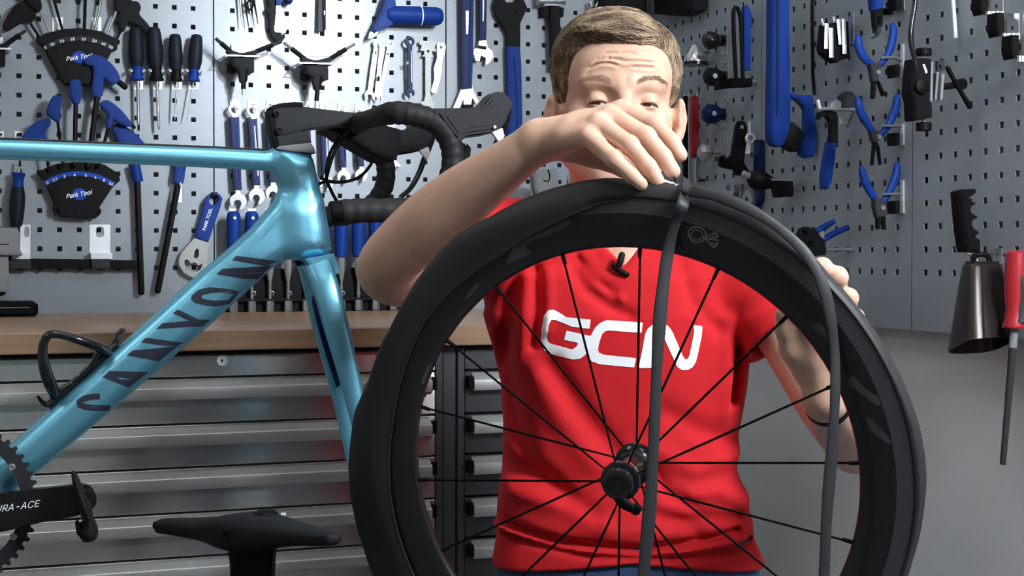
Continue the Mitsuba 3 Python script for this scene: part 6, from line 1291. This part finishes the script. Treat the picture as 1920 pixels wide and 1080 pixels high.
part(t, 'scale', plate(f, [(1746, 116), (1750, 116), (1749, 190), (1744, 190)], .010, .004, .0005), 'm_satin'); part(t, 'bracket', plate(f, [(1757, 136), (1761, 134), (1757, 186), (1753, 187)], -.010, .024, .001), 'm_satin'); part(t, 'bracket', plate(f, [(1766, 138), (1772, 138), (1768, 187), (1763, 187)], -.010, .020, .001), 'm_satin')
part(t, 'plate', plate(f, [(1758, 114), (1772, 111), (1772, 130), (1766, 134), (1758, 132)], -.004, .006, .001, holes=[[(1761, 122), (1765, 122), (1765, 129), (1761, 129)]]), 'm_darkgrey')
part(t, 'handle_rod', tube(f.P([[*uvs(f, [p])[0], 0] for p in ((1758, 164), (1788, 160), (1802, 158))]), .0052, 10), 'm_black'); part(t, 'handle_boss', lathe(f.P(np.append(uvs(f, [(1801, 158)])[0], -.004)), f.w, [(0, .0001), (0, .0085), (.010, .0085), (.010, .0001)], 20), 'm_black')
part(t, 'cross_handle', tube(f.P([[*uvs(f, [p], .006)[0], .006] for p in ((1777, 128), (1792, 156), (1806, 180), (1818, 199))]), [.0040, .0036, .0036, .0046], 10, round_ends=True), 'm_black')
solo('thin_rod', wire(SIDE, [(1785, -50, .012), (1787, 0, .012), (1792, 72, .012)], .0034, 8), 'm_zinc', 'bright thin steel rod hanging from the top edge right of the alignment gauge', 'rod')
# stepped steel socket rack at the top right
for i, (x, y) in enumerate(((1866, 26), (1896, 67), (1924, 109))):
    t = thing('socket_rail', f'steel socket rail with bright round sockets, {("upper", "middle", "lower")[i]} step at the top right corner', 'socket rail'); f = fin(x + 19, y)
    part(t, 'backplate', plate(SIDE, [(x - 8, y - 42), (x + 14, y - 42), (x + 14, y - 4), (x - 8, y - 4)], .001, .003, .0005, holes=[[(x - 1, y - 17), (x + 4, y - 17), (x + 4, y - 11), (x - 1, y - 11)]]), 'm_satin', smooth=False)
    part(t, 'bracket', plate(f, [(x - 26, y - 44), (x - 12, y - 44), (x - 12, y - 4), (x - 22, y + 1), (x - 26, y - 12)], -.012, .024, .002), 'm_black'); part(t, 'shelf', plate(f, [(x - 16, y - 5), (x + 18, y - 6), (x + 18, y - 3), (x - 16, y - 2)], -.014, .028, .0008), 'm_satin')
    for k in range(4): part(t, 'socket', lathe(f.P(np.append(uvs(f, [(x - 13 + 8.5 * k, y - 4)], .012)[0], .012)), [0, 0, -1], [(0, .0001), (0, .0042 + .0006 * (k == 1)), (.009, .0046 + .0006 * (k == 1)), (.009, .0001)], 10), 'm_chrome')
# ---- panel F: grip file, cowbell, red handled file
t = thing('saw_handle', 'black serrated tool handle with a steel collar hanging above the cowbell', 'handle'); f = fin(1858, 430)
part(t, 'grip', plate(f, [(1800, 360), (1806, 356), (1820, 354), (1832, 354), (1834, 360), (1828, 366), (1820, 370), (1821, 375), (1834, 381), (1824, 388), (1823, 396), (1828, 401), (1838, 407), (1826, 414), (1826, 424), (1832, 430), (1840, 436), (1832, 444), (1841, 450), (1841, 474), (1813, 473), (1806, 430)], -.012, .024, .005), 'm_black', smooth=40)
part(t, 'collar', rod(f.pt(np.float64(1828), np.float64(470), 0.), f.pt(np.float64(1829), np.float64(502), 0.), .0062, 16), 'm_chrome'); part(t, 'ring', wire(f, [(1812, 475, .006), (1826, 480, .009), (1840, 486, .006)], .0022, 8), 'm_chrome')
def bellring(cx_, cy_, hx, hy, dep, tilt):
    c = at(cx_, cy_, dep); q = []
    for k in np.arange(40) * 2 * np.pi / 40:
        sq = lambda v: math.copysign(abs(v) ** .62, v); q.append(c + SIDE.w * (hx * sq(math.cos(k))) + SIDE.u * (hy * sq(math.sin(k))) + np.array([0, 0, tilt * sq(math.sin(k))]))
    return np.array(q)
z0 = 2.30
def bell(o): return loft([bellring(1842, 494, .0265 - o, .014 - o, z0, 0), bellring(1842, 500, .0300 - o, .018 - o, z0, 0), bellring(1841, 540, .0345 - o, .023 - o, z0 - .006, .003), bellring(1840, 590, .0395 - o, .029 - o, z0 - .014, .008), bellring(1840, 648, .0460 - o, .036 - o, z0 - .022, .014)], cap=False)
t = thing('cowbell', 'dark bronze cowbell hanging on the right wall with its mouth open downwards', 'cowbell')
ob, ib = bell(0), bell(.0018); ib.invert()
if ob.volume < 0: ob.invert(); ib.invert()
rim_ = np.array([bellring(1840, 648, .0460, .036, z0 - .022, .014), bellring(1840, 648, .0442, .0342, z0 - .022, .014)]); v = rim_.reshape(-1, 3); k = np.arange(40); k2 = (k + 1) % 40
cap_ = bellring(1842, 494, .0265, .014, z0, 0)
part(t, 'shell', cat([ob, ib, tri(v, np.vstack([np.stack([k, k2, k + 40], 1), np.stack([k2, k2 + 40, k + 40], 1)])), trimesh.convex.convex_hull(np.vstack([cap_, cap_ + [0, 0, .003]]))]), 'm_bell', smooth=50)
part(t, 'seam', tube([bellring(a_, b_, h_, d_, z_, ti)[8] + SIDE.u * .0006 for a_, b_, h_, d_, z_, ti in ((1842, 498, .029, .017, z0, 0), (1841, 540, .0345, .023, z0 - .006, .003), (1840, 590, .0395, .029, z0 - .014, .008), (1840, 646, .0458, .036, z0 - .022, .014))], .0016, 8), 'm_bell')
part(t, 'strap', tube([at(1826, 492, z0 - .003), at(1826, 480, z0 + .01), at(1850, 478, z0 + .012), at(1856, 494, z0 - .003)], .004, 10, smooth=4), 'm_black')
h = hanger(SIDE, (1863, 465, 1878, 494), 'grey hook plate between the cowbell and the red handled file', None, slot=[(1866, 475), (1872, 475), (1872, 485), (1866, 485)], mat_='m_satin'); f = fin(1876, 490); part(h, 'wire', wire(f, [(1855, 488, .0), (1862, 494, .0), (1872, 494, .0), (1877, 486, .0)], .0022, 8, 4), 'm_chrome')
t = thing('round_file', 'round steel file with a red and grey handle hanging at the right edge', 'file'); a, b, c = at(1906, 470, 2.24), at(1902, 616, 2.235), at(1880, 874, 2.23)
d = b - a; Lh = np.linalg.norm(d); part(t, 'handle', lathe(a, d, [(0, .0001), (0, .008), (.004, .0150), (.03, .0165), (.55 * Lh, .0155), (.75 * Lh, .0135), (.90 * Lh, .0150), (.97 * Lh, .0175), (Lh, .0160), (Lh, .0001)], 20), 'm_red', smooth=50)
gp = lathe(a + d * .16 + SIDE.u * .0045 + SIDE.w * -.0065, d, [(0, .0001), (0, .009), (.02, .0150), (.30 * Lh, .0150), (.52 * Lh, .0128), (.68 * Lh, .0140), (.76 * Lh, .0160), (.77 * Lh, .0001)], 20); part(t, 'grip', gp, 'm_darkgrey', smooth=50, label='grey rubber grip inlay')
e = c - b; le = np.linalg.norm(e); part(t, 'ferrule', lathe(b - e / le * .002, e, [(0, .0001), (0, .0062), (.030, .0060), (.030, .0001)], 16), 'm_greyplastic'); part(t, 'blade', lathe(b + e / le * .026, e, [(0, .0001), (0, .0056), (le - .030, .0044), (le - .028, .0036), (le - .028, .0001)], 14), 'm_darkgrey'); part(t, 'loop', wire(fin(1912, 480), [(1880, 477, 0.), (1890, 482, 0.), (1899, 485, 0.)], .0016, 6), 'm_darkgrey')
